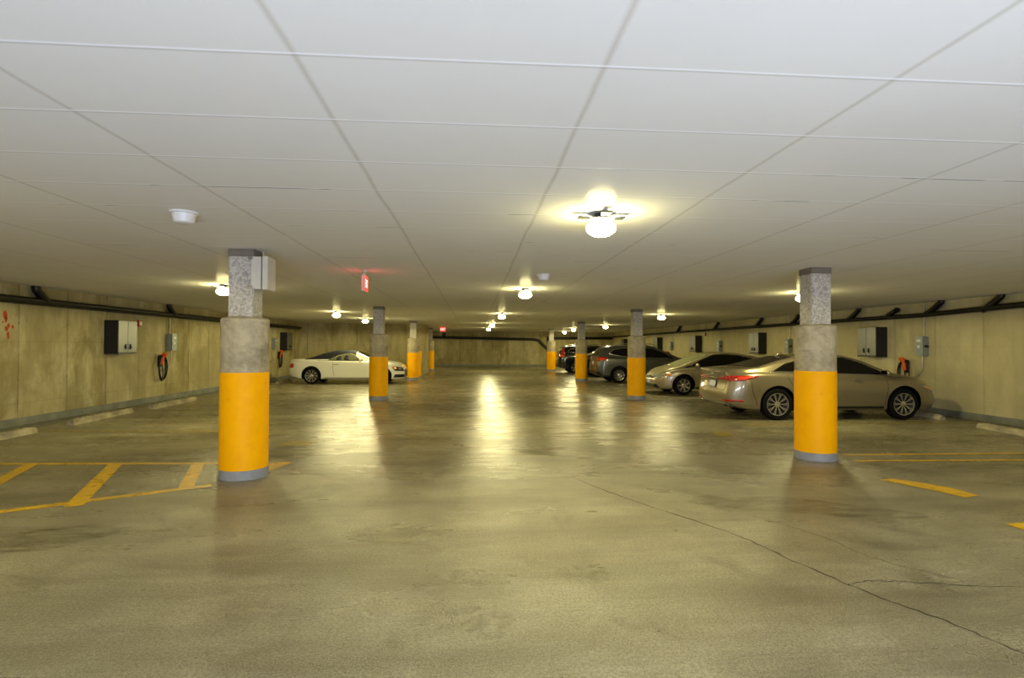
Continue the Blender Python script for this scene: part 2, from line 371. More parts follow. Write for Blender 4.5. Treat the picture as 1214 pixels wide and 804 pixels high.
line('painted_patch', 'faint yellow paint spot on the floor left of the near right column', [(4.3, 9.3), (4.7, 9.3), (4.75, 9.8), (4.4, 9.8)], LINEW)

# ------------------------------------------------------------------ columns
def make_column(label):
    t = thing('support_column', label, 'column', (0, 0, 0), 0, 'concrete columns with yellow painted bands')
    s = .145; R = .272
    bm = bx(-s, s, -s, s, 1.8, H - .0, bev=.012); link('upper_shaft', bm, SPECK, t)
    bm = bx(-s - .004, s + .004, -s - .004, s + .004, H - .09, H, bev=.004); link('top_collar', bm, simple('collar_grey', (120, 112, 100), .8) if 'collar_grey' not in bpy.data.materials else bpy.data.materials['collar_grey'], t)
    bm = bmesh.new(); lathe(bm, [(R - .004, 1.24), (R - .004, 1.84), (R, 1.85), (R - .004, 1.885), (R - .03, 1.905), (.1, 1.93)], 48); link('concrete_sleeve', bm, SLEEVE, t, True)
    bm = bmesh.new(); lathe(bm, [(R, .11), (R, 1.252), (R - .012, 1.254)], 48); link('yellow_band', bm, YELLOW, t, True)
    bm = bmesh.new(); lathe(bm, [(R + .004, 0), (R + .004, .108), (R - .01, .112)], 48); link('base_ring', bm, GREYBASE, t, True)
    return t
cols = [(-2.76, 6.75, 'nearest yellow banded column on the left, with a beige box high on it'),
        (-2.78, 16.1, 'second yellow banded column on the left, in front of the white convertible'),
        (-2.8, 25.3, 'third yellow banded column on the left, beside the nose of the white convertible'),
        (-2.79, 34.8, 'farthest yellow banded column on the left, just past the projecting wall block'),
        (4.9, 7.44, 'nearest yellow banded column on the right, standing before the bronze sedan'),
        (4.95, 16.15, 'second yellow banded column on the right, between the beige sedan and the grey SUV'),
        (4.95, 24.6, 'third yellow banded column on the right, left of the grey SUV'),
        (4.95, 34.3, 'farthest yellow banded column on the right, beside the black downpipe')]
first = make_column(cols[0][2])
for i, (x, y, lb) in enumerate(cols):
    c = first if i == 0 else copy_tree(first)
    c.location = (x, y, 0); c['label'] = lb
# yellow post at the corner of the projecting wall, and the painted corner strip
t = thing('guard_bollard', 'short square yellow guard post behind the third left column by the projecting wall', 'bollard', (-2.82, 27.6, 0))
link('post', bx(-.16, .16, -.12, .12, 0, .76, bev=.02), YELLOW, t); link('base_ring', bx(-.165, .165, -.125, .125, 0, .06, bev=.005), GREYBASE, t)
tag(link('corner_guard', bx(-2.95, -2.70, 28.44, 28.502, .75, 1.3, bev=.004), YELLOW), 'narrow yellow painted strip on the corner of the projecting wall block', 'corner guard')

# beige junction cabinet on nearest left column
t = thing('junction_box', 'beige metal box bolted high on the nearest left column', 'electrical box', (-2.6, 6.62, 2.24))
link('box_body', bx(-.03, .14, -.06, .19, 0, .385, bev=.008), BEIGE, t)
link('box_cover', bx(.10, .165, -.065, .195, -.005, .39, bev=.006), BEIGE, t)
link('hinge_strip', bx(.092, .1, -.067, -.058, .0, .385), CABD, t)
for z in (.02, .36):
    bm = bmesh.new(); tube(bm, [(-.05, -.075, z), (.0, -.075, z)], .014, 12); tube(bm, [(-.03, -.075, z), (-.03, -.0, z)], .01, 8); link('mounting_bolt', bm, CHROME, t)
bm = bmesh.new(); tube(bm, [(.06, .08, .38), (.06, .08, .475)], .012); link('conduit', bm, CONDUIT, t)

# ------------------------------------------------------------------ lamps
def make_lamp():
    t = thing('ceiling_lamp', '', 'ceiling lamp', (0, 0, 0), 0, 'round globe ceiling lamps')
    bm = bmesh.new()   # shallow flared canopy with four arms
    lathe(bm, [(.02, 0), (.055, -.004), (.06, -.03), (.115, -.05), (.118, -.058), (.02, -.062)], 32); link('canopy', bm, STEELB, t, True)
    for k in range(2):
        bm = bmesh.new(); L = .2; pts = []
        prof = [(-L, -.030), (-.12, -.038), (-.06, -.052), (.06, -.052), (.12, -.038), (L, -.030)]
        for x, z in prof: pts.append((x, z))
        w = [.075, .05, .045, .045, .05, .075]
        rows = []
        for (x, z), ww in zip(pts, w):
            r = []
            for yy, zz in ((-ww, 0), (ww, 0), (ww, -.012), (-ww, -.012)):
                p = Vector((x, yy * .6, z + zz)); p.rotate(Matrix.Rotation(k * PI / 2, 3, 'Z')); r.append(bm.verts.new(p))
            rows.append(r)
        for a, b in zip(rows, rows[1:]):
            for i in range(4): bm.faces.new((a[i], a[(i + 1) % 4], b[(i + 1) % 4], b[i]))
        bm.faces.new(rows[0]); bm.faces.new(rows[-1]); link('bracket_arm', bm, STEELB, t)
    bm = bmesh.new(); R = .128; pr = [(.0, -.2)] + [(R * math.sin(a), -.128 - .072 * math.cos(a)) for a in [i * PI / 14 for i in range(1, 13)]] + [(.04, -.066)]
    lathe(bm, [(.001, -.2)] + pr[1:], 28); link('globe', bm, GLOBE, t, 'all')
    return t
lamps = [(1.08, 4.54, 'nearest and largest glowing ceiling lamp over the drive aisle'),
         (1.01, 10.61, 'second glowing ceiling lamp over the drive aisle, past the smoke detector'),
         (.97, 18.73, 'third glowing ceiling lamp along the drive aisle'),
         (.9, 26.51, 'fourth glowing ceiling lamp along the drive aisle'),
         (.9, 33.4, 'farthest glowing ceiling lamp of the drive aisle'),
         (-4.78, 10.67, 'glowing ceiling lamp half hidden by the nearest left column'),
         (-4.64, 18.63, 'glowing ceiling lamp over the stall of the white convertible, left of its neighbour'),
         (-4.54, 22.99, 'glowing ceiling lamp just left of the second left column, above the convertible'),
         (6.72, 10.61, 'glowing ceiling lamp next to the nearest right column, above the bronze sedan'),
         (6.5, 18.34, 'glowing ceiling lamp right of the second right column, above the beige sedan'),
         (6.8, 27.54, 'glowing ceiling lamp between the second and third right columns, above the dark sedan'),
         (6.14, 32.95, 'glowing ceiling lamp peeking out left of the third right column'),
         (-4.78, 3.4, 'glowing ceiling lamp over the hatched bay, outside the left edge of the picture'),
         (6.72, 3.4, 'glowing ceiling lamp beyond the right edge of the picture'),
         (1.1, -1.2, 'glowing ceiling lamp over the drive aisle behind the camera'),
         (-4.6, 37.5, 'glowing ceiling lamp hidden behind the projecting wall block'),
         (6.6, 39.0, 'glowing ceiling lamp beyond the farthest right column')]
L0 = make_lamp()
for i, (x, y, lb) in enumerate(lamps):
    c = L0 if i == 0 else copy_tree(L0)
    c.location = (x, y, H); c['label'] = lb; c.rotation_euler = (0, 0, .05 * i)
    if y < 0: continue
    sp = bpy.data.lights.new('lamp_light', 'SPOT'); sp.energy = {6: 210, 7: 270, 3: 190, 4: 190}.get(i, 150); sp.color = (1.0, .89, .42); sp.spot_size = math.radians(179); sp.spot_blend = .08; sp.shadow_soft_size = .1
    so = bpy.data.objects.new('lamp_light', sp); C.objects.link(so); so.location = (x, y, H - .235)

# detectors, sprinkler covers, exit signs
def detector(x, y, lb, R=.1):
    t = thing('smoke_detector', lb, 'smoke detector', (x, y, H), 0, 'ceiling smoke detectors')
    bm = bmesh.new(); lathe(bm, [(R * 1.12, 0), (R * 1.12, -.014), (R * .95, -.018)], 32); link('mounting_ring', bm, WHITEP, t, True)
    bm = bmesh.new(); lathe(bm, [(R * .95, -.015), (R * .88, -.05), (R * .78, -.088), (R * .66, -.096), (.01, -.098)], 32); link('sensor_bowl', bm, WHITEP, t, True)
detector(-2.5, 4.83, 'white smoke detector on the ceiling before the nearest left column')
detector(1.1, 8.5, 'pale smoke detector on the ceiling beside the second aisle lamp')
for x, y, lb in ((-2.52, 4.05, 'small round sprinkler cover plate on the ceiling at left, near the smoke detector'),
                 (2.41, 3.61, 'small round sprinkler cover plate on the ceiling right of the nearest lamp'),
                 (-6.1, 6.95, 'small round sprinkler cover plate on the ceiling far to the left')):
    bm = bmesh.new(); lathe(bm, [(.045, H), (.045, H - .006), (.034, H - .010), (.001, H - .011)], 24)
    tag(link('sprinkler_cover', bm, COVER, None, True), lb, 'sprinkler cover', 'ceiling sprinkler covers')
def letters(parent, faces):
    S = {'E': [((0, 0), (0, 4)), ((0, 4), (2, 4)), ((0, 2), (1.7, 2)), ((0, 0), (2, 0))], 'X': [((0, 0), (2, 4)), ((0, 4), (2, 0))],
         'I': [((0, 0), (0, 4))], 'T': [((1, 0), (1, 4)), ((0, 4), (2, 4))]}
    adv = {'E': 3, 'X': 3, 'I': 1, 'T': 3}
    for sgn in faces:
        bm = bmesh.new(); u = -4.6
        for ch in 'EXIT':
            for (a, b), (c_, d) in S[ch]:
                k = .026; p = Vector(((u + a) * k, 0, (b - 2) * k)); q = Vector(((u + c_) * k, 0, (d - 2) * k)); dv = (q - p).normalized() * .008; n = Vector((-dv.z, 0, dv.x)) * 1.1
                y = -.0265
                cs = [p - dv + n, q + dv + n, q + dv - n, p - dv - n]
                vv = [bm.verts.new((c.x * sgn, y * sgn, c.z)) for c in cs] + [bm.verts.new((c.x * sgn, (y + .003) * sgn, c.z)) for c in cs]
                bm.faces.new(vv[:4]); bm.faces.new(vv[4:])
                for i in range(4): bm.faces.new((vv[i], vv[(i + 1) % 4], vv[4 + (i + 1) % 4], vv[4 + i]))
            u += adv[ch]
        link('lettering', bm, EXITW, parent)
def exit_sign(loc, rz, lb, s=1):
    t = thing('exit_sign', lb, 'exit sign', loc, rz, 'red lit exit signs')
    link('housing', bx(-.16, .16, -.02, .02, -.125, .125, bev=.006), BEIGE, t)
    f = link('lit_face', bx(-.148, .148, -.025, .025, -.113, .113, bev=.003), EXITR, t)
    letters(f, (1, -1))
    bm = bmesh.new(); tube(bm, [(0, 0, .12), (0, 0, .18)], .012); lathe(bm, [(.04, .2), (.04, .18), (.015, .17)], 16); link('hanger_stem', bm, BEIGE, t, True)
    t.scale = (s, s, s)
exit_sign((-1.66, 8.35, H - .2), PI / 2 + .06, 'red glowing exit sign hanging edge-on from the ceiling left of the aisle')
exit_sign((-1.76, 31.0, H - .2), .0, 'small red glowing exit sign facing the aisle at its far end')

# ------------------------------------------------------------------ wheel stops
def make_stop(x, y, ln, rz, lb, proto=[None]):
    if proto[0] is None:
        bm = bmesh.new(); rows = []
        for i in range(13):
            s = -1 + 2 * i / 12; e = 1 - max(0, abs(s) - .93) * 2.5
            r = []
            for xx, zz in ((-.085, 0), (-.078, .05), (-.055, .098), (-.03, .112), (.03, .112), (.055, .098), (.078, .05), (.085, 0)):
                r.append(bm.verts.new((xx * e + random.uniform(-.003, .003), s * .5, zz * e + (random.uniform(-.003, .003) if zz else 0))))
            rows.append(r)
        for a, b in zip(rows, rows[1:]):
            for i in range(8): bm.faces.new((a[i], a[(i + 1) % 8], b[(i + 1) % 8], b[i]))
        bm.faces.new(rows[0]); bm.faces.new(rows[-1])
        o = link('wheel_stop', bm, STOP, None, True); proto[0] = o
        for s in (-.36, .36):
            bm = bmesh.new(); lathe(bm, [(.016, .112), (.016, .118), (.001, .119)], 12, (0, s, 0)); link('anchor_bolt', bm, CRACK, o)
    else: o = copy_tree(proto[0])
    o.location = (x, y, 0); o.rotation_euler = (0, 0, rz); o.scale = (1, ln, 1); tag(o, lb, 'wheel stop', 'worn concrete wheel stops')
make_stop(-7.75, 9.2, 2.0, .05, 'pale concrete wheel stop cut off by the left edge of the picture')
make_stop(-7.86, 12.1, 2.05, .06, 'pale chipped concrete wheel stop below the left wall cabinet')
make_stop(-7.86, 14.85, 2.3, .05, 'pale concrete wheel stop below the left charging cable')
make_stop(-7.98, 20.6, 1.9, .06, 'pale concrete wheel stop seen just right of the nearest left column')
make_stop(-8.0, 23.6, 1.9, .02, 'pale concrete wheel stop behind the white convertible')
make_stop(9.98, 9.15, 2.0, -.14, 'pale concrete wheel stop in the empty stall at the right edge')
make_stop(10.38, 12.0, 1.5, -.04, 'rounded concrete wheel stop end under the nose of the bronze sedan')

# ------------------------------------------------------------------ pipes
t = thing('drain_pipe', 'long black pipe along the top of the left wall', 'pipe', (XL, 0, 0))
bm = bmesh.new(); tube(bm, [(.115, -1.9, 2.43), (.115, 27.7, 2.44)], .055, 16); link('main_pipe', bm, PIPE, t, True)
bm = bmesh.new(); tube(bm, [(.075, -1.9, 2.36), (.075, 27.7, 2.37)], .022, 10); link('thin_pipe', bm, PIPE, t, True)
for y in (6.5, 11.4, 16.1, 21.3):
    bm = bmesh.new(); tube(bm, smoothpts([(.115, y + .16, 2.44), (.115, y + .1, 2.5), (.115, y - .05, 2.62), (.115, y - .08, H - .03), (.115, y - .08, H - .002)], 5), .075, 14); link('riser', bm, PIPE, t, True)
t = thing('drain_pipe', 'long black drain pipe along the top of the right wall with slanted branches', 'pipe', (XR, 0, 0))
bm = bmesh.new(); tube(bm, [(-.12, -1.9, 2.53), (-.12, 10.2, 2.47), (-.12, 12.5, 2.40), (-.12, 27, 2.39), (-.12, 42.3, 2.35)], [.065, .065, .055, .05, .05], 16); link('main_pipe', bm, PIPE, t, True)
for y in (5.0, 8.4, 10.75, 12.2, 14.95, 17.8, 20.2, 23.9, 28.4):
    bm = bmesh.new(); tube(bm, smoothpts([(-.12, y + .22, 2.42), (-.12, y + .1, 2.48), (-.12, y - .14, 2.64), (-.12, y - .19, H - .03), (-.12, y - .19, H - .002)], 5), .068, 14); link('branch', bm, PIPE, t, True)
bm = bmesh.new(); tube(bm, smoothpts([(-.12, 13.7, 2.42), (-.12, 13.55, 2.5), (-.12, 13.4, 2.56)], 4), .06, 14); lathe(bm, [(.001, .07), (.05, .05), (.075, 0), (.05, -.05), (.001, -.07)], 16, (-.12, 13.35, 2.58)); link('cleanout', bm, PIPE, t, True)
t = thing('drain_pipe', 'black pipe across the far wall dropping diagonally to a downpipe', 'pipe', (0, YB, 0))
bm = bmesh.new(); tube(bm, [(-8.6, -.12, 2.26), (-3, -.12, 2.24), (4.8, -.12, 2.12), (5.1, -.12, 2.06), (5.85, -.12, 1.32)], .1, 14); link('main_pipe', bm, PIPE, t, True)
bm = bmesh.new(); tube(bm, [(5.9, -.12, 0), (5.9, -.12, 2.35)], .12, 14); link('downpipe', bm, PIPE, t, True)
bm = bmesh.new(); tube(bm, [(5.9, -.12, 2.22), (11.0, -.12, 2.25)], .1, 14); link('side_pipe', bm, PIPE, t, True)
bm = bmesh.new(); box(bm, -2.45, -2.2, -.1, -.02, 2.3, 2.6); link('pipe_clamp', bm, PIPE, t)

# ------------------------------------------------------------------ wall units (built at the left wall, facing +x; turned for the right wall)
def make_cabinet():
    t = thing('wall_cabinet', '', 'wall cabinet', (0, 0, 0), 0, 'black and steel wall cabinets'); D, Wd, z0, z1 = .31, .72, 1.37, 2.15
    link('cabinet_body', bx(0, D, 0, Wd, z0, z1, bev=.008), CABD, t)
    link('bottom_rail', bx(0, D + .02, 0.005, Wd, z0 - .03, z0 + .0, bev=.004), CABD, t)
    for k in range(2):
        d = link('door', bx(D, D + .022, k * Wd / 2 + .004, (k + 1) * Wd / 2 - .004, z0 + .01, z1 - .01, bev=.004), CABS, t)
        y = Wd / 2 + (-.09 if k == 0 else .09)
        bm = bx(D + .022, D + .045, y - .022, y + .022, z0 + .08, z0 + .21, bev=.008); box(bm, D + .04, D + .058, y - .014, y + .014, z0 + .12, z0 + .15, bev=.003); link('handle', bm, BLACKP, d)
    return t
def make_switch():
    t = thing('disconnect_switch', '', 'electrical box', (0, 0, 0), 0, 'grey wall disconnect switches')
    link('box_body', bx(0, .15, -.12, .12, 1.4, 1.88, bev=.008), SWG, t)
    link('cover', bx(.148, .165, -.125, .125, 1.41, 1.89, bev=.005), SWG, t)
    l = link('lever', bx(.04, .12, .12, .16, 1.6, 1.66, bev=.006), CABD, t)
    bm = bmesh.new(); box(bm, .16, .17, -.03, .03, 1.58, 1.66, bev=.003); box(bm, .163, .169, -.06, .06, 1.74, 1.80); link('badge', bm, WHITEP, t)
    bm = bmesh.new(); tube(bm, [(.018, 0, 1.88), (.018, 0, 2.71)], .014, 10); link('conduit', bm, CONDUIT, t, True)
    bm = bmesh.new(); tube(bm, smoothpts([(.07, 0, 1.42), (.07, .0, 1.15), (.07, -.05, .98), (.06, -.28, .84), (.06, -.42, .86)], 8), .014, 10); link('whip', bm, CONDUIT, t, True)
    return t
def make_charger():
    t = thing('charging_cable', '', 'vehicle charger', (0, 0, 0), 0, 'vehicle charging cables on the walls')
    link('wall_bracket', bx(0, .07, -.07, .07, .95, 1.28, bev=.02), BLACKP, t)
    bm = bmesh.new(); tube(bm, smoothpts([(.08, 0, 1.02), (.10, 0, 1.14), (.12, 0, 1.24), (.15, -.01, 1.30), (.19, -.02, 1.27)], 6), [.04] * 12 + [.055] * 13, 14); link('connector', bm, ORANGE, t, True)
    bm = bmesh.new()
    for j in range(3):
        r = .15 + .02 * j; pts = [(.09 + .02 * j, r * math.sin(a), .93 + (.37 - .02 * j) * math.cos(a)) for a in [2 * PI * i / 28 for i in range(29)]]
        tube(bm, pts, .013, 8)
    tube(bm, smoothpts([(.09, 0, 1.02), (.1, .03, .8), (.1, .0, .62), (.1, -.1, .6)], 6), .013, 8)
    link('cable_coil', bm, BLACKP, t, True)
    return t
def make_alarm():
    t = thing('fire_alarm', '', 'fire alarm', (0, 0, 0), 0, 'red fire alarm strobes')
    link('alarm_body', bx(0, .06, -.07, .07, -.08, .08, bev=.01), REDP, t)
    bm = bmesh.new(); lathe(bm, [(.055, .06), (.055, .075), (.001, .085)], 20, axis='x'); link('strobe_lens', bm, WHITEP, t, True)
    bm = bmesh.new(); tube(bm, [(.02, 0, .08), (.02, 0, .55)], .01, 8); link('conduit', bm, CONDUIT, t)
    return t
def put(kind, protos, side, y, lb, z=0):
    if kind not in protos: protos[kind] = {'cab': make_cabinet, 'sw': make_switch, 'ev': make_charger, 'al': make_alarm}[kind](); o = protos[kind]
    else: o = copy_tree(protos[kind])
    o['label'] = lb
    if side == 'L': o.location = (XL, y, z); o.rotation_euler = (0, 0, 0)
    else: o.location = (XR, y + (.72 if kind == 'cab' else 0), z); o.rotation_euler = (0, 0, PI)
    return o
P = {}
put('cab', P, 'L', 13.48, 'black wall cabinet with two steel doors on the left wall, nearest of the left pair')
put('cab', P, 'L', 25.17, 'black wall cabinet with steel doors on the left wall behind the white convertible')
put('cab', P, 'R', 13.83, 'black cabinet with steel doors on the right wall above the hood of the bronze sedan')
put('cab', P, 'R', 19.86, 'black cabinet with steel doors on the right wall above the roof of the bronze sedan')
put('cab', P, 'R', 25.74, 'black cabinet with steel doors on the right wall above the beige sedan windshield')
put('cab', P, 'R', 31.25, 'black cabinet on the right wall beside the second right column, above the grey SUV')
put('cab', P, 'R', 38.3, 'black cabinet farthest along the right wall, seen just over the grey SUV roof')
put('sw', P, 'L', 16.22, 'grey disconnect switch on the left wall right of the near cabinet')
put('sw', P, 'L', 24.25, 'grey disconnect switch on the left wall left of the far cabinet')
put('sw', P, 'R', 12.62, 'grey disconnect switch on the right wall nearest the camera')
put('sw', P, 'R', 18.3, 'grey disconnect switch on the right wall just left of the near right column')
put('sw', P, 'R', 23.65, 'grey disconnect switch on the right wall above the beige sedan roof')
put('sw', P, 'R', 29.6, 'grey disconnect switch on the right wall beyond the grey SUV')
put('ev', P, 'L', 15.74, 'orange handled charging cable coiled on the left wall beside the near switch')
put('ev', P, 'L', 24.95, 'orange handled charging cable on the left wall behind the white convertible')
put('ev', P, 'R', 13.15, 'orange handled charging cable hung on the right wall over the bronze sedan nose')
put('ev', P, 'R', 30.1, 'orange handled charging cable on the right wall past the grey SUV')
put('al', P, 'L', 14.78, 'red fire alarm strobe at the corner of the near left wall cabinet', 2.12)
put('al', P, 'L', 23.5, 'red fire alarm strobe on the left wall just past the nearest left column', 2.14)
put('al', P, 'R', 25.3, 'red fire alarm strobe on the right wall beside the third right cabinet', 2.2)
# orange spray marks
bm = bmesh.new()
for dy, dz, r in ((10.76, 2.12, .07), (10.78, 2.03, .05), (10.84, 1.92, .04), (10.8, 1.86, .05), (10.93, 1.9, .035), (10.83, 1.76, .04), (10.84, 1.7, .035), (10.72, 1.98, .02)):
    n = 14; vs = [bm.verts.new((XL + .002, dy + r * random.uniform(.7, 1.15) * math.cos(2 * PI * i / n) * .8, dz + r * random.uniform(.8, 1.3) * math.sin(2 * PI * i / n))) for i in range(n)]; bm.faces.new(vs)
tag(link('spray_mark', bm, SPRAY), 'orange spray paint scribble on the left wall at the picture edge', 'paint mark')

# ------------------------------------------------------------------ cars
def lerp(tab, x):
    if x <= tab[0][0]: return tab[0][1]
    for (a, b), (c, d) in zip(tab, tab[1:]):
        if x <= c: return b + (d - b) * (x - a) / (c - a)
    return tab[-1][1]
def chaikin(P, n=2):
    for _ in range(n):
        Q = []
        for i in range(len(P)):
            a, b = Vector(P[i]), Vector(P[(i + 1) % len(P)]); Q += [a * .8 + b * .2, a * .2 + b * .8]
        P = Q
    return P
class Car:
    def __init__(s, name, label, S, loc, rz, PAINT):
        s.S = S; s.PAINT = PAINT
        s.root = thing(name, label, 'car', loc, rz)
        xr, xf = S['x']; W = S['w']; tum = S.get('tumble', .42)
        keys = sorted({round(v[0], 3) for t in (S['top'], S['belt']) for v in t if xr < v[0] < xf})
        xs = [xr, xr + .03, xr + .10, xr + .22]; 
        while xs[-1] < xf - .3: xs.append(xs[-1] + .155)
        xs = [x for x in xs if x < xf - .24] + [xf - .22, xf - .10, xf - .03, xf]
        bm = bmesh.new(); rings = []
        for x in xs:
            zt, zs, zb = lerp(S['top'], x), lerp(S['belt'], x), lerp(S['bot'], x)
            e = 1
            if x > xf - S['rf']: e = math.sqrt(max(0, 1 - ((x - (xf - S['rf'])) / S['rf']) ** 2 * (1 - S['ef'] ** 2)))
            if x < xr + S['rr']: e = math.sqrt(max(0, 1 - (((xr + S['rr']) - x) / S['rr']) ** 2 * (1 - S['er'] ** 2)))
            w = W * e * lerp(S.get('plan', [(-9, 1), (9, 1)]), x); h = max(zt - zs, .03); B = zs - zb
            yb = w * .905; g = min(1, h / .4)
            pts = [(0, zb), (w * .5, zb), (w * .86, zb), (w * .94, zb + .03), (w * .972, zb + .1), (w * .985, zb + B * .33), (w, zb + B * .52), (w * 1.0, zb + B * .74), (w * .985, zs - .07), (w * .955, zs - .02), (w * .92, zs + .004),
                   (yb - .015, zs + .02 + h * .04), (yb - tum * h * .5 - .01, zs + h * .5), (yb - tum * h * .86 - .02, zs + h * .84), (yb - tum * h - .07 * g - .03, zs + h * .955), ((yb - tum * h - .1) * .72, zt - .012 * g - .002), ((yb - tum * h - .1) * .35, zt - .002), (0, zt)]
            R = []
            for (y, z) in pts:
                dx = 0
                if x > xf - .5: k = ((x - (xf - .5)) / .5) ** 2; dx = lerp(S['fz'], z) * k
                if x < xr + .5: k = (((xr + .5) - x) / .5) ** 2; dx = -lerp(S['rz'], z) * k
                R.append((x + dx, y, z))
            n = len(R); ring = [bm.verts.new((a, -b, c)) for a, b, c in R] + [bm.verts.new((a, b, c)) for a, b, c in reversed(R[1:-1])]
            rings.append(ring)
        n = len(pts); N = 2 * n - 2
        topidx = set(range(11, n + 5 + 1))
        for ri, (A, B_) in enumerate(zip(rings, rings[1:])):
            for i in range(N):
                f = bm.faces.new((A[i], A[(i + 1) % N], B_[(i + 1) % N], B_[i]))
                xm = (xs[ri] + xs[ri + 1]) / 2
                if S.get('softtop') and S['softtop'][0] < xm < S['softtop'][1] and 11 <= i <= N - 12: f.material_index = 1
        for ring in (rings[0], rings[-1]):
            for i in range(n - 1):
                a, b = ring[i], ring[i + 1]; c = ring[(N - i - 1) % N] if i + 1 < n - 0 else None
                l1 = ring[(N - i) % N]; l2 = ring[(N - i - 1) % N]
                fv = []
                for v in (a, b, l2, l1):
                    if v not in fv: fv.append(v)
                if len(fv) >= 3: bm.faces.new(fv)
        bmesh.ops.recalc_face_normals(bm, faces=bm.faces)
        me = bpy.data.meshes.new('tmp'); bm.to_mesh(me); bm.free()
        for mm in (PAINT, S.get('topmat', BLK), BLK): me.materials.append(mm)
        o = bpy.data.objects.new('tmp', me); C.objects.link(o)
        sub = o.modifiers.new('s', 'SUBSURF'); sub.levels = 2; sub.render_levels = 2
        dg = bpy.context.evaluated_depsgraph_get(); m0 = bpy.data.meshes.new_from_object(o.evaluated_get(dg))
        s.bvh = BVHTree.FromPolygons([v.co.copy() for v in m0.vertices], [tuple(p.vertices) for p in m0.polygons])
        # wheel wells
        cb = bmesh.new(); rw = S['r'] + .055
        for xw in (-S['wb'] / 2, S['wb'] / 2):
            for sg in (-1, 1):
                lathe(cb, [(rw, sg * (W - .30)), (rw, sg * (W + .2))], 48, (xw, 0, S['r'] + .01), 'y')
        bmesh.ops.recalc_face_normals(cb, faces=cb.faces)
        cm = bpy.data.meshes.new('cut'); cb.to_mesh(cm); cb.free(); 
        for mm in (PAINT, S.get('topmat', BLK), BLK): cm.materials.append(mm)
        for p in cm.polygons: p.material_index = 2
        co = bpy.data.objects.new('cut', cm); C.objects.link(co)
        o2 = bpy.data.objects.new('tmp2', m0); C.objects.link(o2)
        b = o2.modifiers.new('b', 'BOOLEAN'); b.object = co; b.operation = 'DIFFERENCE'; b.solver = 'EXACT'
        dg = bpy.context.evaluated_depsgraph_get(); m1 = bpy.data.meshes.new_from_object(o2.evaluated_get(dg))
        for q in (o, o2, co): bpy.data.objects.remove(q)
        idx = [p.material_index for p in m1.polygons]; names = [q.name if q else '' for q in m1.materials]; want = [PAINT, S.get('topmat', BLK), BLK]
        rem = [min(2, k) for k in range(max(len(names), 3))]
        m1.materials.clear()
        for mm in want: m1.materials.append(mm)
        for p, k in zip(m1.polygons, idx): p.material_index = rem[k]
        for p in m1.polygons: p.use_smooth = True
        m1.set_sharp_from_angle(angle=math.radians(50))
        if S.get('softtop'):
            b1 = bmesh.new(); b1.from_mesh(m1); b2 = b1.copy()
            bmesh.ops.delete(b1, geom=[f for f in b1.faces if f.material_index == 1], context='FACES')
            bmesh.ops.delete(b2, geom=[f for f in b2.faces if f.material_index != 1], context='FACES')
            b1.to_mesh(m1); b1.free(); mt = bpy.data.meshes.new('soft_top'); b2.to_mesh(mt); b2.free()
            for mm in (PAINT, S['topmat'], BLK): mt.materials.append(mm)
            for p in mt.polygons: p.use_smooth = True
            st = bpy.data.objects.new('soft_top', mt); C.objects.link(st); st.parent = s.root
        body = bpy.data.objects.new('body', m1); m1.name = 'body'; C.objects.link(body); body.parent = s.root; s.body = body
    # surface panel: polygon in a projection plane draped on the body
    def drape(s, bm, poly, plane, off, d=.045, sm=0, th=.004):
        P_ = [Vector(p) for p in poly]
        if sm: P_ = chaikin(P_, sm)
        E_ = []
        for i in range(len(P_)):
            a, b = P_[i], P_[(i + 1) % len(P_)]; k = max(1, int((b - a).length / d))
            E_ += [a.lerp(b, j / k) for j in range(k)]
        x0, x1 = min(p.x for p in E_), max(p.x for p in E_); y0, y1 = min(p.y for p in E_), max(p.y for p in E_)
        pts = list(E_); ne = len(E_)
        def inside(q):
            c = False
            for i in range(ne):
                a, b = E_[i], E_[(i + 1) % ne]
                if (a.y > q.y) != (b.y > q.y) and q.x < (b.x - a.x) * (q.y - a.y) / (b.y - a.y) + a.x: c = not c
            return c
        u = x0 + d
        while u < x1:
            v = y0 + d
            while v < y1:
                q = Vector((u, v))
                if inside(q) and min((q - e).length for e in E_) > d * .45: pts.append(q)
                v += d
            u += d
        vs, es, fs, _, _, _ = delaunay_2d_cdt(pts, [(i, (i + 1) % ne) for i in range(ne)], [], 1, 1e-5)
        out = []
        for v in vs:
            if plane == 'R': o_, dr = Vector((v.x, -3, v.y)), Vector((0, 1, 0))
            elif plane == 'L': o_, dr = Vector((v.x, 3, v.y)), Vector((0, -1, 0))
            elif plane == 'rear': o_, dr = Vector((-6, v.x, v.y)), Vector((1, 0, 0))
            elif plane == 'front': o_, dr = Vector((6, v.x, v.y)), Vector((-1, 0, 0))
            else: o_, dr = Vector((v.x, v.y, 5)), Vector((0, 0, -1))
            hit, nrm, _, _ = s.bvh.ray_cast(o_, dr)
            if hit is None: 
                hit, nrm, _, _ = s.bvh.find_nearest(o_ + dr * (2.2 if plane in 'RL' else 4))
            if nrm.dot(dr) > 0: nrm = -nrm
            out.append((hit, nrm))
        top = [bm.verts.new(h + n * off) for h, n in out]; bot = [bm.verts.new(h + n * (off - th)) for h, n in out]
        cnt = {}
        for f in fs:
            try: bm.faces.new([top[i] for i in f])
            except ValueError: pass
            for i in range(len(f)):
                k = (f[i], f[(i + 1) % len(f)]); cnt[k] = 1
        for (a, b) in list(cnt):
            if (b, a) not in cnt:
                try: bm.faces.new((top[a], top[b], bot[b], bot[a]))
                except ValueError: pass
    def panel(s, name, polys, mat, off=.004, parent=None, d=.045, sm=0):
        bm = bmesh.new()
        for plane, poly in polys: s.drape(bm, poly, plane, off, d, sm)
        return link(name, bm, mat, parent or s.root, 'all')
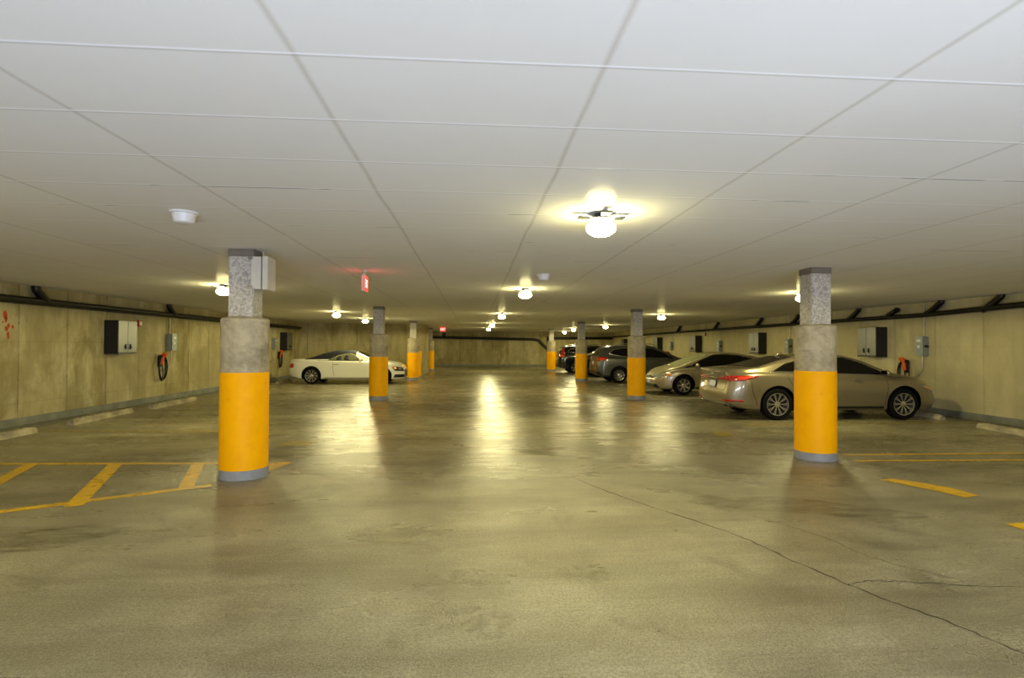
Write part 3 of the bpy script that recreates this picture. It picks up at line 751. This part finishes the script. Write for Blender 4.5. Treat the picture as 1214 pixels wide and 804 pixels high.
    def side(s, name, poly, mat, off=.004, **k):      # on both flanks
        r = []
        for p in ('R', 'L'): r.append(s.panel(name, [(p, poly)], mat, off, **k))
        return r
    def wheels(s, style):
        S = s.S; R = S['r']; rr = S['rim']; tw = .11
        first = None
        for xw in (S['wb'] / 2, -S['wb'] / 2):
            for sg in (-1, 1):
                y = sg * (S['w'] - .015 - tw)
                if first is None:
                    w = bpy.data.objects.new('wheel', None); w.empty_display_size = .1; C.objects.link(w); w.parent = s.root; first = w
                    bm = bmesh.new(); lathe(bm, [(rr, -tw), (R - .03, -tw), (R - .006, -tw + .02), (R, -tw + .045), (R, tw - .045), (R - .006, tw - .02), (R - .035, tw), (rr + .012, tw - .006), (rr, tw - .02)], 56, axis='y', closed=True)
                    link('tyre', bm, RUBBER, w, True)
                    bm = bmesh.new(); lathe(bm, [(rr, -tw), (rr, tw - .012), (rr - .012, tw - .014), (rr - .022, tw - .05), (rr - .03, -.02), (rr - .03, -tw + .01)], 56, axis='y', closed=True)
                    link('rim', bm, ALU, w, True)
                    bm = bmesh.new(); lathe(bm, [(rr - .028, .02), (.16, .03), (.15, .04), (.001, .045)], 40, axis='y'); link('brake_disc', bm, ALUD, w, True)
                    bm = bmesh.new(); n, wi, wo, split = style
                    for k in range(n):
                        for sp in ((-1, 1) if split else (0,)):
                            a = 2 * PI * k / n; a1 = a + sp * split * .35; a2 = a + sp * split
                            def pt(rad, ang, off, yy):
                                c_, s_ = math.cos(ang), math.sin(ang); return bm.verts.new((rad * c_ - off * s_, yy, rad * s_ + off * c_))
                            q = [[pt(.05, a1, -wi, .075), pt(.05, a1, wi, .075), pt(.05, a1, wi, .045), pt(.05, a1, -wi, .045)],
                                 [pt(.14, (a1 + a2) / 2, -(wi + wo) / 2, .088), pt(.14, (a1 + a2) / 2, (wi + wo) / 2, .088), pt(.14, (a1 + a2) / 2, (wi + wo) / 2, .055), pt(.14, (a1 + a2) / 2, -(wi + wo) / 2, .055)],
                                 [pt(rr - .012, a2, -wo, .094), pt(rr - .012, a2, wo, .094), pt(rr - .012, a2, wo, .06), pt(rr - .012, a2, -wo, .06)]]
                            for A, B in zip(q, q[1:]):
                                for i in range(4): bm.faces.new((A[i], A[(i + 1) % 4], B[(i + 1) % 4], B[i]))
                            bm.faces.new(q[0]); bm.faces.new(q[-1])
                    lathe(bm, [(.062, .04), (.06, .084), (.03, .09), (.001, .091)], 24, axis='y')
                    link('spokes', bm, ALU, w)
                else: w = copy_tree(first, s.root)
                w.location = (xw, y, R); w.rotation_euler = (0, 0, 0 if sg > 0 else PI)
    def mirror(s, x, z, mat):
        for sg in (-1, 1):
            bm = bmesh.new(); y = sg * (s.S['w'] + .03)
            r = bmesh.ops.create_icosphere(bm, subdivisions=3, radius=1)
            for v in r['verts']:
                c = v.co; v.co = Vector((x + c.x * (.075 if c.x > 0 else .045) , y + c.y * .115, z + c.z * .07 - abs(c.y) * .01))
            tube(bm, [(x + .02, sg * (s.S['w'] * .86), z - .06), (x, sg * (s.S['w'] - .02), z - .02)], .022, 8)
            o = link('side_mirror', bm, mat, s.root, 'all')
            bm = bmesh.new(); box(bm, x - .05, x - .04, y - .085, y + .085, z - .045, z + .045, bev=.012); link('mirror_glass', bm, GLASS, o)
    def handle(s, x, z, mat, ln=.2):
        for sg, pl in ((-1, 'R'), (1, 'L')):
            hit, n, _, _ = s.bvh.ray_cast(Vector((x, sg * 3, z)), Vector((0, -sg, 0)))
            bm = bmesh.new(); tube(bm, smoothpts([(x - ln / 2, hit.y, z), (x - ln * .4, hit.y + sg * .025, z + .002), (x + ln * .4, hit.y + sg * .025, z), (x + ln / 2, hit.y, z)], 4), .014, 8)
            link('door_handle', bm, mat, s.root, 'all')
    def seam(s, name, pts, w=.010):          # shut line: thin dark ribbon following the flank
        for pl, sg in (('R', -1), ('L', 1)):
            bm = bmesh.new(); P_ = smoothpts([(x, 0, z) for x, z in pts], 5); L = []
            for i, p in enumerate(P_):
                d = (P_[min(i + 1, len(P_) - 1)] - P_[max(i - 1, 0)]).normalized(); n = Vector((-d.z, 0, d.x)) * w / 2
                row = []
                for q in (p + n, p - n):
                    hit, nr, _, _ = s.bvh.ray_cast(Vector((q.x, sg * 3, q.z)), Vector((0, -sg, 0)))
                    if hit is None: hit, nr = Vector((q.x, sg * s.S['w'], q.z)), Vector((0, sg, 0))
                    row.append(bm.verts.new(hit + Vector((0, sg * .0015, 0))))
                L.append(row)
            for a, b in zip(L, L[1:]): bm.faces.new((a[0], b[0], b[1], a[1]))
            link(name, bm, BLK, s.root)
    def chars(s, parent): pass
def mir(poly): return [(-a, b) for a, b in poly]

# ---- bronze sedan (nose to the right wall)
k = 1.015
S = dict(x=(-2.53, 2.45), w=.93, wb=2.90, r=.345, rim=.245, rf=.75, ef=.62, rr=.55, er=.78, tumble=.46,
    top=[(-2.6, .93), (-2.5, 1.07), (-2.42, 1.105), (-2.0, 1.135), (-1.82, 1.15), (-1.3, 1.30), (-.85, 1.405), (-.4, 1.445), (0, 1.45), (.35, 1.425), (.7, 1.31), (1.22, 1.06), (1.3, 1.03), (1.9, .92), (2.3, .80), (2.47, .66)],
    belt=[(-2.6, .90), (-2.4, .98), (-1.9, 1.02), (-1.2, 1.0), (-.3, .965), (.8, .945), (1.3, .93), (1.9, .85), (2.3, .73), (2.47, .60)],
    bot=[(-2.6, .34), (-2.3, .24), (-1.8, .19), (1.8, .19), (2.3, .2), (2.47, .24)],
    fz=[(.15, -.08), (.3, 0), (.5, .0), (.7, -.08), (1, -.2)], rz=[(.2, -.10), (.35, 0), (.55, .02), (.8, -.06), (.95, -.03), (1.07, .02), (1.2, -.05)])
BRONZE = paint('bronze_paint', (138, 128, 102), .3, .6)
c = Car('sedan', 'bronze four-door sedan parked nose to the right wall behind the near right column', S, (8.05, 11.28 + .93, 0), 0, BRONZE)
c.wheels((10, .0055, .007, .085))
c.side('side_window', [(-1.52, 1.06), (-1.2, 1.22), (-.75, 1.33), (-.3, 1.375), (.25, 1.365), (.62, 1.24), (1.0, 1.05), (1.05, .99), (-.2, 1.01), (-1.35, 1.05)], GLASS, .004)
c.seam('window_pillar', [(-.32, 1.02), (-.36, 1.36)], .05)
c.panel('rear_window', [('top', [(-1.86, -.56), (-1.8, -.66), (-.92, -.50), (-.86, 0), (-.92, .50), (-1.8, .66), (-1.86, .56)])], GLASS, .004)
c.panel('windshield', [('top', [(1.22, -.66), (1.3, 0), (1.22, .66), (.5, .56), (.42, 0), (.5, -.56)])], GLASS, .004)
c.side('window_trim', [(-1.62, 1.04), (-1.58, 1.06), (-1.25, 1.062), (-.2, 1.022), (1.05, .985), (1.05, .97), (-.2, 1.0), (-1.3, 1.03)], CHROME, .007)
for n_, p_ in (('door_seam', [(1.02, .95), (1.06, .7), (1.0, .33)]), ('door_seam', [(-.28, .98), (-.3, .7), (-.26, .33)]), ('door_seam', [(-1.25, .99), (-1.15, .8), (-1.0, .62), (-.98, .5)]),
               ('rear_seam', [(-2.05, .86), (-2.02, .62), (-1.95, .45), (-1.92, .33)]), ('hood_seam', [(1.15, .95), (1.7, .9), (2.2, .78)])): c.seam(n_, p_)
c.side('sill', [(-.98, .3), (.98, .3), (.98, .21), (-.98, .21)], BLK, .004)
c.handle(-.75, .91, BRONZE); c.handle(.35, .88, BRONZE); c.mirror(.98, 1.04, BRONZE)
tl = [(-.86, .86), (-.5, .85), (-.22, .87), (-.22, .90), (-.5, .93), (-.86, .95)]
for sg in (-1, 1):
    p2 = tl if sg < 0 else mir(tl); pl = 'R' if sg < 0 else 'L'
    l = c.panel('tail_lamp', [('rear', p2), (pl, [(-2.55, .84), (-2.2, .85), (-1.93, .93), (-1.88, .955), (-2.1, .965), (-2.55, .95)])], LRED, .008, d=.03)
    c.panel('lamp_lens', [(pl, [(-2.32, .865), (-2.15, .88), (-1.98, .94), (-2.1, .95), (-2.32, .93)])], LREDL, .012, l, d=.02)
    rp = [(-.8, .40), (-.5, .39), (-.5, .43), (-.8, .44)]; c.panel('reflector', [('rear', rp if sg < 0 else mir(rp)), (pl, [(-2.5, .395), (-2.2, .40), (-2.2, .44), (-2.5, .44)])], LRED, .008, d=.03)
    ex = [(-.72, .27), (-.45, .27), (-.42, .345), (-.7, .345)]; ex_ = ex if sg < 0 else mir(ex)
    o = c.panel('exhaust_tip', [('rear', ex_)], CHROME, .014, d=.03)
    ei = [(-.68, .285), (-.48, .285), (-.46, .33), (-.67, .33)]; c.panel('exhaust_opening', [('rear', ei if sg < 0 else mir(ei))], BLK, .018, o, d=.03)
    hl = [(2.02, .66), (2.35, .62), (2.44, .66), (2.2, .74), (1.95, .76), (1.88, .74)]
    h_ = c.panel('head_lamp', [(pl, hl)], LCLR, .006, d=.03); c.panel('indicator_lens', [(pl, [(1.96, .70), (2.2, .665), (2.18, .70), (1.94, .735)])], LAMB, .010, h_, d=.02)
c.panel('rear_diffuser', [('rear', [(-.8, .23), (.8, .23), (.75, .33), (-.75, .33)])], BLK, .005)
for sg in (-1, 1): c.panel('trunk_seam', [('rear', [(sg * .60, .64), (sg * .612, .64), (sg * .64, .84), (sg * .628, .84)][::sg])], BLK, .002, d=.03)
c.panel('trunk_seam', [('rear', [(-.60, .633), (.60, .633), (.60, .643), (-.60, .643)])], BLK, .002, d=.06)
c.panel('spoiler_lip', [('rear', [(-.62, 1.035), (.62, 1.035), (.58, 1.062), (-.58, 1.062)])], BRONZE, .022, d=.04)
c.panel('lamp_bar', [('rear', [(-.24, .885), (.24, .885), (.24, .90), (-.24, .90)])], CHROME, .006)
pf = c.panel('plate_frame', [('rear', [(-.2, .66), (.2, .66), (.2, .84), (-.2, .84)])], BLK, .012); c.panel('number_plate', [('rear', [(-.155, .672), (.155, .672), (.155, .825), (-.155, .825)])], PLATE, .018, pf)
c.panel('badge', [('rear', [(.05 * math.cos(a), .965 + .035 * math.sin(a)) for a in [i * PI / 6 for i in range(12)]])], CHROME, .008, d=.02)
c.panel('grille', [('front', [(-.3, .25), (.3, .25), (.2, .45), (.3, .62), (-.3, .62), (-.2, .45)])], BLK, .006)
bm = bmesh.new(); tube(bm, [(-1.0, 0, 1.37), (-.93, 0, 1.425), (-.86, 0, 1.435), (-.78, 0, 1.41)], [.012, .03, .035, .01], 10); link('antenna_fin', bm, BRONZE, c.root, 'all')

# ---- white convertible (tail to the left wall)
S = dict(x=(-2.37, 2.28), w=.925, wb=2.82, r=.335, rim=.24, rf=.7, ef=.62, rr=.5, er=.7, tumble=.46, softtop=(-1.66, .26), topmat=simple('soft_top_fabric', (24, 26, 38), .8),
    top=[(-2.42, .86), (-2.34, .985), (-2.2, 1.01), (-1.7, 1.025), (-1.4, 1.10), (-1.0, 1.26), (-.55, 1.37), (-.1, 1.395), (.2, 1.375), (.4, 1.31), (.75, 1.15), (1.08, 1.0), (1.16, .975), (1.8, .89), (2.2, .78), (2.37, .64)],
    belt=[(-2.42, .82), (-2.25, .94), (-1.7, .975), (-.8, .955), (.2, .935), (1.15, .90), (1.8, .82), (2.2, .70), (2.37, .58)],
    bot=[(-2.42, .34), (-2.2, .24), (-1.8, .19), (1.8, .18), (2.2, .19), (2.37, .22)],
    fz=[(.15, -.05), (.3, 0), (.55, .0), (.7, -.08), (1, -.2)], rz=[(.2, -.10), (.35, 0), (.6, .02), (.8, -.04), (.98, .0), (1.2, -.05)])
WHITE = paint('white_paint', (232, 230, 218), .35, .0)
c = Car('convertible', 'white convertible with a black soft top parked tail to the left wall', S, (-5.14, 22.35 + .925, 0), 0, WHITE)
c.wheels((10, .012, .017, 0))
c.side('side_window', [(-.78, .965), (-.62, 1.07), (-.38, 1.17), (-.1, 1.235), (.12, 1.25), (.3, 1.19), (.62, .99), (.62, .955), (0, .96)], GLASSL, .005)
c.side('seat_silhouette', [(-.42, .97), (-.44, 1.06), (-.36, 1.13), (-.28, 1.14), (-.24, 1.09), (-.26, .97)], SEATD, .007)
c.side('headrest_silhouette', [(-.12, .97), (-.13, 1.06), (-.1, 1.16), (.0, 1.19), (.06, 1.13), (.05, 1.03), (.12, .97)], SEATD, .007)
c.panel('windshield', [('top', [(1.08, -.66), (1.16, 0), (1.08, .66), (.38, .56), (.32, 0), (.38, -.56)])], GLASS, .004)
c.panel('rear_window', [('top', [(-1.35, -.4), (-1.35, .4), (-1.0, .38), (-1.0, -.38)])], GLASS, .004)
c.side('window_trim', [(-1.2, .968), (-.5, .962), (.9, .94), (.9, .928), (-.5, .948), (-1.2, .955)], CHROME, .006)
for n_, p_ in (('door_seam', [(.92, .92), (.98, .7), (.9, .33)]), ('door_seam', [(-.55, .95), (-.56, .7), (-.5, .33)]), ('hood_seam', [(1.1, .9), (1.7, .83), (2.2, .72)])): c.seam(n_, p_)
c.side('sill', [(-.95, .27), (.95, .27), (.95, .2), (-.95, .2)], simple('sill_grey', (120, 118, 108), .5), .004)
c.side('wheel_arch_trim', [(-2.3, .3), (-1.9, .28), (-1.9, .22), (-2.3, .24)], simple('lower_grey', (150, 148, 140), .5), .004)
c.handle(-.42, .80, CHROME); c.mirror(.52, 1.0, WHITE)
for sg in (-1, 1):
    pl = 'R' if sg < 0 else 'L'; q = [(-.85, .66), (-.45, .66), (-.45, .80), (-.85, .82)]
    c.panel('tail_lamp', [('rear', q if sg < 0 else mir(q)), (pl, [(-2.4, .68), (-2.22, .70), (-2.12, .79), (-2.2, .83), (-2.4, .82)])], LRED, .008, d=.03)
    h_ = c.panel('head_lamp', [(pl, [(1.86, .60), (2.2, .56), (2.32, .60), (2.3, .66), (2.0, .71), (1.80, .72)]), ('front', [(sg * .45, .52), (sg * .85, .54), (sg * .85, .66), (sg * .45, .62)][::sg * -1])], BLK, .006, d=.03)
    c.panel('indicator_lens', [(pl, [(1.86, .63), (1.99, .60), (1.97, .69), (1.82, .71)])], LAMB, .012, h_, d=.02)
    c.panel('projector_lens', [(pl, [(2.06, .60), (2.16, .59), (2.16, .66), (2.06, .67)])], LCLR, .012, h_, d=.02)
    c.panel('fog_vent', [(pl, [(2.0, .30), (2.3, .30), (2.3, .40), (2.16, .40)]), ('front', [(sg * .5, .27), (sg * .84, .27), (sg * .84, .40), (sg * .55, .40)][::sg * -1])], BLK, .006, d=.03)
c.panel('grille', [('front', [(-.38, .27), (.38, .27), (.42, .60), (-.42, .60)])], BLK, .008)

# ---- beige sedan (nose to the aisle)
S = dict(x=(-2.32, 2.24), w=.875, wb=2.70, r=.32, rim=.215, rf=.8, ef=.55, rr=.5, er=.75, tumble=.44,
    top=[(-2.32, .93), (-2.22, 1.07), (-1.9, 1.10), (-1.2, 1.30), (-.6, 1.41), (0, 1.435), (.3, 1.40), (.8, 1.22), (1.35, .98), (1.45, .945), (1.8, .86), (2.1, .74), (2.24, .60)],
    belt=[(-2.32, .9), (-2.1, .98), (-1.2, .97), (0, .93), (1.0, .88), (1.45, .85), (1.8, .78), (2.1, .67), (2.24, .55)],
    bot=[(-2.32, .32), (-2.0, .2), (1.8, .18), (2.1, .18), (2.24, .22)],
    fz=[(.15, -.04), (.3, 0), (.5, .0), (.65, -.06), (1, -.2)], rz=[(.2, -.1), (.35, 0), (.8, -.03), (1, .0)])
BEIGEP = paint('beige_paint', (166, 156, 128), .32, .5)
c = Car('sedan', 'beige sedan parked with its nose to the aisle between bronze sedan and grey SUV', S, (6.86 + 1.35, 17.2 + .875, 0), PI, BEIGEP)
c.wheels((7, .024, .034, 0))
c.side('side_window', [(-1.45, 1.02), (-1.1, 1.2), (-.6, 1.32), (-.1, 1.355), (.25, 1.33), (.7, 1.16), (1.0, 1.0), (1.12, .915), (0, .96), (-1.2, .99)], GLASS, .004)
c.seam('window_pillar', [(-.32, .96), (-.36, 1.34)], .07)
c.side('quarter_window', [(1.02, .975), (1.16, .905), (1.36, .885), (1.2, .955)], GLASS, .004)
c.seam('window_pillar', [(.92, .94), (.98, 1.02)], .03)
c.panel('windshield', [('top', [(1.38, -.62), (1.46, 0), (1.38, .62), (.4, .53), (.32, 0), (.4, -.53)])], GLASSL, .004)  # bright ceiling reflection painted in with the pale glass
c.panel('rear_window', [('top', [(-1.85, -.55), (-1.85, .55), (-1.1, .48), (-1.1, -.48)])], GLASS, .004)
for n_, p_ in (('door_seam', [(1.02, .88), (1.06, .65), (.95, .33)]), ('door_seam', [(-.28, .94), (-.3, .7), (-.26, .33)]), ('door_seam', [(-1.2, .95), (-1.1, .75), (-.95, .5)]), ('hood_seam', [(1.4, .865), (1.75, .81), (2.05, .70)])): c.seam(n_, p_)
c.side('sill', [(-.95, .27), (.95, .27), (.95, .19), (-.95, .19)], BLK, .004)
c.handle(-.65, .83, BEIGEP); c.handle(.35, .81, BEIGEP); c.mirror(.9, .98, BEIGEP)
for sg in (-1, 1):
    pl = 'R' if sg < 0 else 'L'
    h_ = c.panel('head_lamp', [(pl, [(1.74, .62), (2.05, .57), (2.2, .56), (2.15, .66), (1.95, .72), (1.72, .74)]), ('front', [(sg * .42, .55), (sg * .80, .56), (sg * .80, .67), (sg * .42, .63)][::sg * -1])], LCLR, .006, d=.03)
    c.panel('indicator_lens', [(pl, [(1.76, .64), (1.92, .62), (1.88, .70), (1.74, .72)])], LAMB, .012, h_, d=.02)
    q = [(-.8, .78), (-.5, .78), (-.5, .93), (-.8, .93)]; c.panel('tail_lamp', [('rear', q if sg < 0 else mir(q))], LRED, .008, d=.03)
c.panel('grille', [('front', [(-.4, .54), (.4, .54), (.4, .62), (-.4, .62)])], BLK, .008)
c.panel('lower_intake', [('front', [(-.62, .24), (.62, .24), (.56, .36), (-.56, .36)])], BLK, .006)
pf = c.panel('number_plate', [('front', [(-.155, .40), (.155, .40), (.155, .52), (-.155, .52)])], PLATE, .012)
c.panel('badge', [('front', [(-.06, .56), (.06, .56), (.06, .62), (-.06, .62)])], CHROME, .014)

# ---- grey SUV (tail to the aisle)
def suv(label, loc, rz, PA, S, wheel, tail, lampmat, h=0, name='suv'):
    c = Car(name, label, S, loc, rz, PA); c.wheels(wheel)
    c.side('side_window', [(-1.75, 1.28), (-1.55, 1.44), (-1.2, 1.50), (-.4, 1.53), (.2, 1.50), (.7, 1.30), (1.05, 1.09), (0, 1.10), (-1.2, 1.17)], GLASS, .004)
    c.side('window_trim', [(-1.8, 1.262), (-1.2, 1.155), (0, 1.085), (1.05, 1.075), (1.05, 1.088), (0, 1.10), (-1.2, 1.17), (-1.76, 1.28)], CHROME, .007)
    c.side('window_trim', [(-1.78, 1.28), (-1.57, 1.455), (-1.2, 1.52), (-.4, 1.55), (-.4, 1.535), (-1.2, 1.505), (-1.55, 1.44), (-1.75, 1.28)], CHROME, .007)
    c.seam('window_pillar', [(-.3, 1.11), (-.34, 1.51)], .06); c.seam('window_pillar', [(-1.2, 1.18), (-1.3, 1.48)], .06)
    c.panel('rear_window', [('rear', [(-.62, 1.18), (.62, 1.18), (.52, 1.52), (-.52, 1.52)])], GLASS, .006)
    c.panel('windshield', [('top', [(1.25, -.68), (1.33, 0), (1.25, .68), (.5, .58), (.42, 0), (.5, -.58)])], GLASS, .004)
    for n_, p_ in (('door_seam', [(1.0, 1.05), (1.05, .8), (.95, .42)]), ('door_seam', [(-.28, 1.08), (-.3, .7), (-.26, .42)]), ('door_seam', [(-1.2, 1.1), (-1.1, .9), (-.92, .6)])): c.seam(n_, p_)
    c.side('sill', [(-.92, .38), (.92, .38), (.92, .25), (-.92, .25)], BLK, .005)
    c.handle(-.75, 1.0, PA); c.handle(.3, .98, PA); c.mirror(.92, 1.13, BLK)
    for sg in (-1, 1):
        pl = 'R' if sg < 0 else 'L'
        l = c.panel('tail_lamp', [('rear', [(y * -sg * -1 if False else (y if sg < 0 else -y), z) for y, z in tail[0]]), (pl, tail[1])], LRED, .010, d=.03)
        c.panel('lamp_lens', [(pl, tail[2])], lampmat, .014, l, d=.02)
        bm = bmesh.new(); tube(bm, smoothpts([(-1.5, sg * .60, S['rh'] - .03), (-1.4, sg * .60, S['rh'] + .03), (0, sg * .60, S['rh'] + .045), (.3, sg * .6, S['rh'] + .01), (.36, sg * .6, S['rh'] - .03)], 4), .014, 8); link('roof_rail', bm, ALU, c.root, 'all')
        hl = [(1.85, .78), (2.15, .74), (2.1, .86), (1.85, .88)]; c.panel('head_lamp', [(pl, hl)], LCLR, .006)
    c.panel('rear_bumper_trim', [('rear', [(-.85, .30), (.85, .30), (.85, .52), (-.85, .52)])], BLK, .006)
    c.panel('number_plate', [('rear', [(-.155, .78), (.155, .78), (.155, .93), (-.155, .93)])], PLATE, .010)
    return c
S1 = dict(x=(-2.33, 2.28), w=.94, wb=2.71, r=.345, rim=.225, rf=.7, ef=.65, rr=.4, er=.78, tumble=.36, rh=1.67,
    top=[(-2.33, 1.0), (-2.27, 1.12), (-2.2, 1.30), (-2.02, 1.52), (-1.85, 1.60), (-1.5, 1.64), (-.6, 1.675), (0, 1.67), (.3, 1.63), (.75, 1.42), (1.25, 1.16), (1.32, 1.13), (1.8, 1.03), (2.15, .92), (2.28, .78)],
    belt=[(-2.33, .98), (-2.25, 1.08), (-2.0, 1.12), (-1.2, 1.10), (0, 1.06), (1.2, 1.02), (1.8, .96), (2.15, .84), (2.28, .72)],
    bot=[(-2.33, .40), (-2.1, .28), (1.8, .24), (2.28, .28)],
    fz=[(.2, -.05), (.4, 0), (.8, .0), (1.1, -.1)], rz=[(.25, -.12), (.45, 0), (.7, .02), (.9, -.04), (1.1, -.04), (1.5, 0)])
GREY = paint('grey_paint', (84, 86, 86), .3, .5)
T1 = ([(-.88, .98), (-.42, 1.0), (-.42, 1.08), (-.88, 1.10)], [(-2.3, .96), (-2.05, .98), (-1.85, 1.06), (-1.95, 1.12), (-2.25, 1.13)], [(-2.2, 1.0), (-2.06, 1.01), (-1.95, 1.06), (-2.05, 1.09), (-2.2, 1.08)])
suv('dark grey SUV parked tail to the aisle behind the second right column', (6.3 + 1.355, 23.0 + .94, 0), 0, GREY, S1, (10, .011, .014, 0), T1, LREDL)
# ---- dark sedan nose to aisle between third right column and grey SUV
S2 = dict(x=(-2.35, 2.3), w=.9, wb=2.75, r=.33, rim=.22, rf=.7, ef=.6, rr=.5, er=.75, tumble=.44,
    top=[(-2.35, .93), (-2.22, 1.08), (-1.9, 1.12), (-1.2, 1.34), (-.6, 1.45), (0, 1.47), (.3, 1.43), (.8, 1.26), (1.3, 1.05), (1.4, 1.02), (1.8, .96), (2.15, .86), (2.3, .70)],
    belt=[(-2.35, .9), (-2.1, .98), (-1.2, .98), (0, .95), (1.0, .93), (1.45, .91), (1.8, .87), (2.1, .77), (2.3, .63)],
    bot=[(-2.35, .32), (-2.0, .2), (1.8, .18), (2.3, .22)], fz=[(.15, -.04), (.3, 0), (.5, .0), (.65, -.03), (1, -.1)], rz=[(.2, -.1), (.35, 0), (.8, -.03), (1, .0)])
DARK = paint('black_paint', (20, 20, 22), .2, .2)
c = Car('sedan', 'black sedan half hidden between the third right column and the grey SUV', S2, (5.38 + 2.35, 28.2, 0), 0, DARK)
c.wheels((5, .03, .035, 0))
c.side('side_window', [(-1.45, 1.02), (-1.1, 1.22), (-.6, 1.35), (-.1, 1.385), (.25, 1.36), (.7, 1.20), (1.0, 1.05), (1.12, .965), (0, .98), (-1.2, 1.0)], GLASS, .004)
c.panel('windshield', [('top', [(1.3, -.64), (1.4, 0), (1.3, .64), (.4, .55), (.32, 0), (.4, -.55)])], GLASSL, .004)
c.panel('rear_window', [('top', [(-2.0, -.6), (-2.0, .6), (-1.1, .5), (-1.1, -.5)])], GLASSL, .004)  # bright reflection on the rear glass is in its pale colour
c.seam('door_seam', [(1.02, .9), (1.06, .65), (.95, .33)]); c.handle(.35, .85, DARK); c.mirror(.9, 1.03, DARK)
for sg in (-1, 1):
    pl = 'R' if sg < 0 else 'L'
    c.panel('head_lamp', [(pl, [(1.8, .70), (2.1, .66), (2.2, .66), (2.15, .75), (1.95, .79), (1.78, .8)]), ('front', [(sg * .42, .64), (sg * .80, .65), (sg * .80, .76), (sg * .42, .73)][::sg * -1])], LCLR, .006, d=.03)
c.panel('number_plate', [('rear', [(-.155, .42), (.155, .42), (.155, .54), (-.155, .54)])], PLATE, .012)
c.panel('grille', [('front', [(-.4, .5), (.4, .5), (.44, .72), (-.44, .72)])], CHROME, .006)
# ---- far SUV with tall red lamps
S3 = dict(S1); S3['x'] = (-2.3, 2.28)
T3 = ([(-.88, .95), (-.5, .97), (-.5, 1.06), (-.74, 1.08), (-.66, 1.45), (-.74, 1.45), (-.88, 1.1)], [(-2.3, .93), (-1.98, 1.0), (-1.9, 1.06), (-2.1, 1.10), (-2.28, 1.10)], [(-2.22, .97), (-2.05, 1.02), (-2.0, 1.06), (-2.2, 1.07)])
suv('black SUV with bright red tail lamps, farthest car, by the farthest right column', (4.98 + 2.3, 32.2, 0), 0, DARK, S3, (5, .03, .035, 0), T3, LREDL)

# ------------------------------------------------------------------ lights behind the camera: added cool fill for the near ceiling
w = bpy.data.worlds.new('world'); bpy.context.scene.world = w; w.use_nodes = True
w.node_tree.nodes['Background'].inputs[0].default_value = (.75, .85, 1, 1); w.node_tree.nodes['Background'].inputs[1].default_value = 1.0
ad = bpy.data.lights.new('cool_fill_light', 'AREA'); ad.shape = 'RECTANGLE'; ad.size = 6.4; ad.size_y = .8; ad.energy = 720; ad.color = (.66, .75, 1.0)
ao = bpy.data.objects.new('cool_fill_light', ad); C.objects.link(ao); ao.location = (1.0, -2.9, .35); ao.rotation_euler = (PI * .5 + 1.0, 0, 0)   # unseen fill light aimed up to brighten the near ceiling

sc = bpy.context.scene
sc.view_settings.view_transform = 'Standard'; sc.view_settings.look = 'None'; sc.view_settings.gamma = 1
sc.view_settings.use_curve_mapping = False; sc.view_settings.exposure = 0.0
sc.cycles.max_bounces = 8; sc.cycles.diffuse_bounces = 5; sc.cycles.glossy_bounces = 3; sc.cycles.sample_clamp_indirect = 10
sc.cycles.use_denoising = True
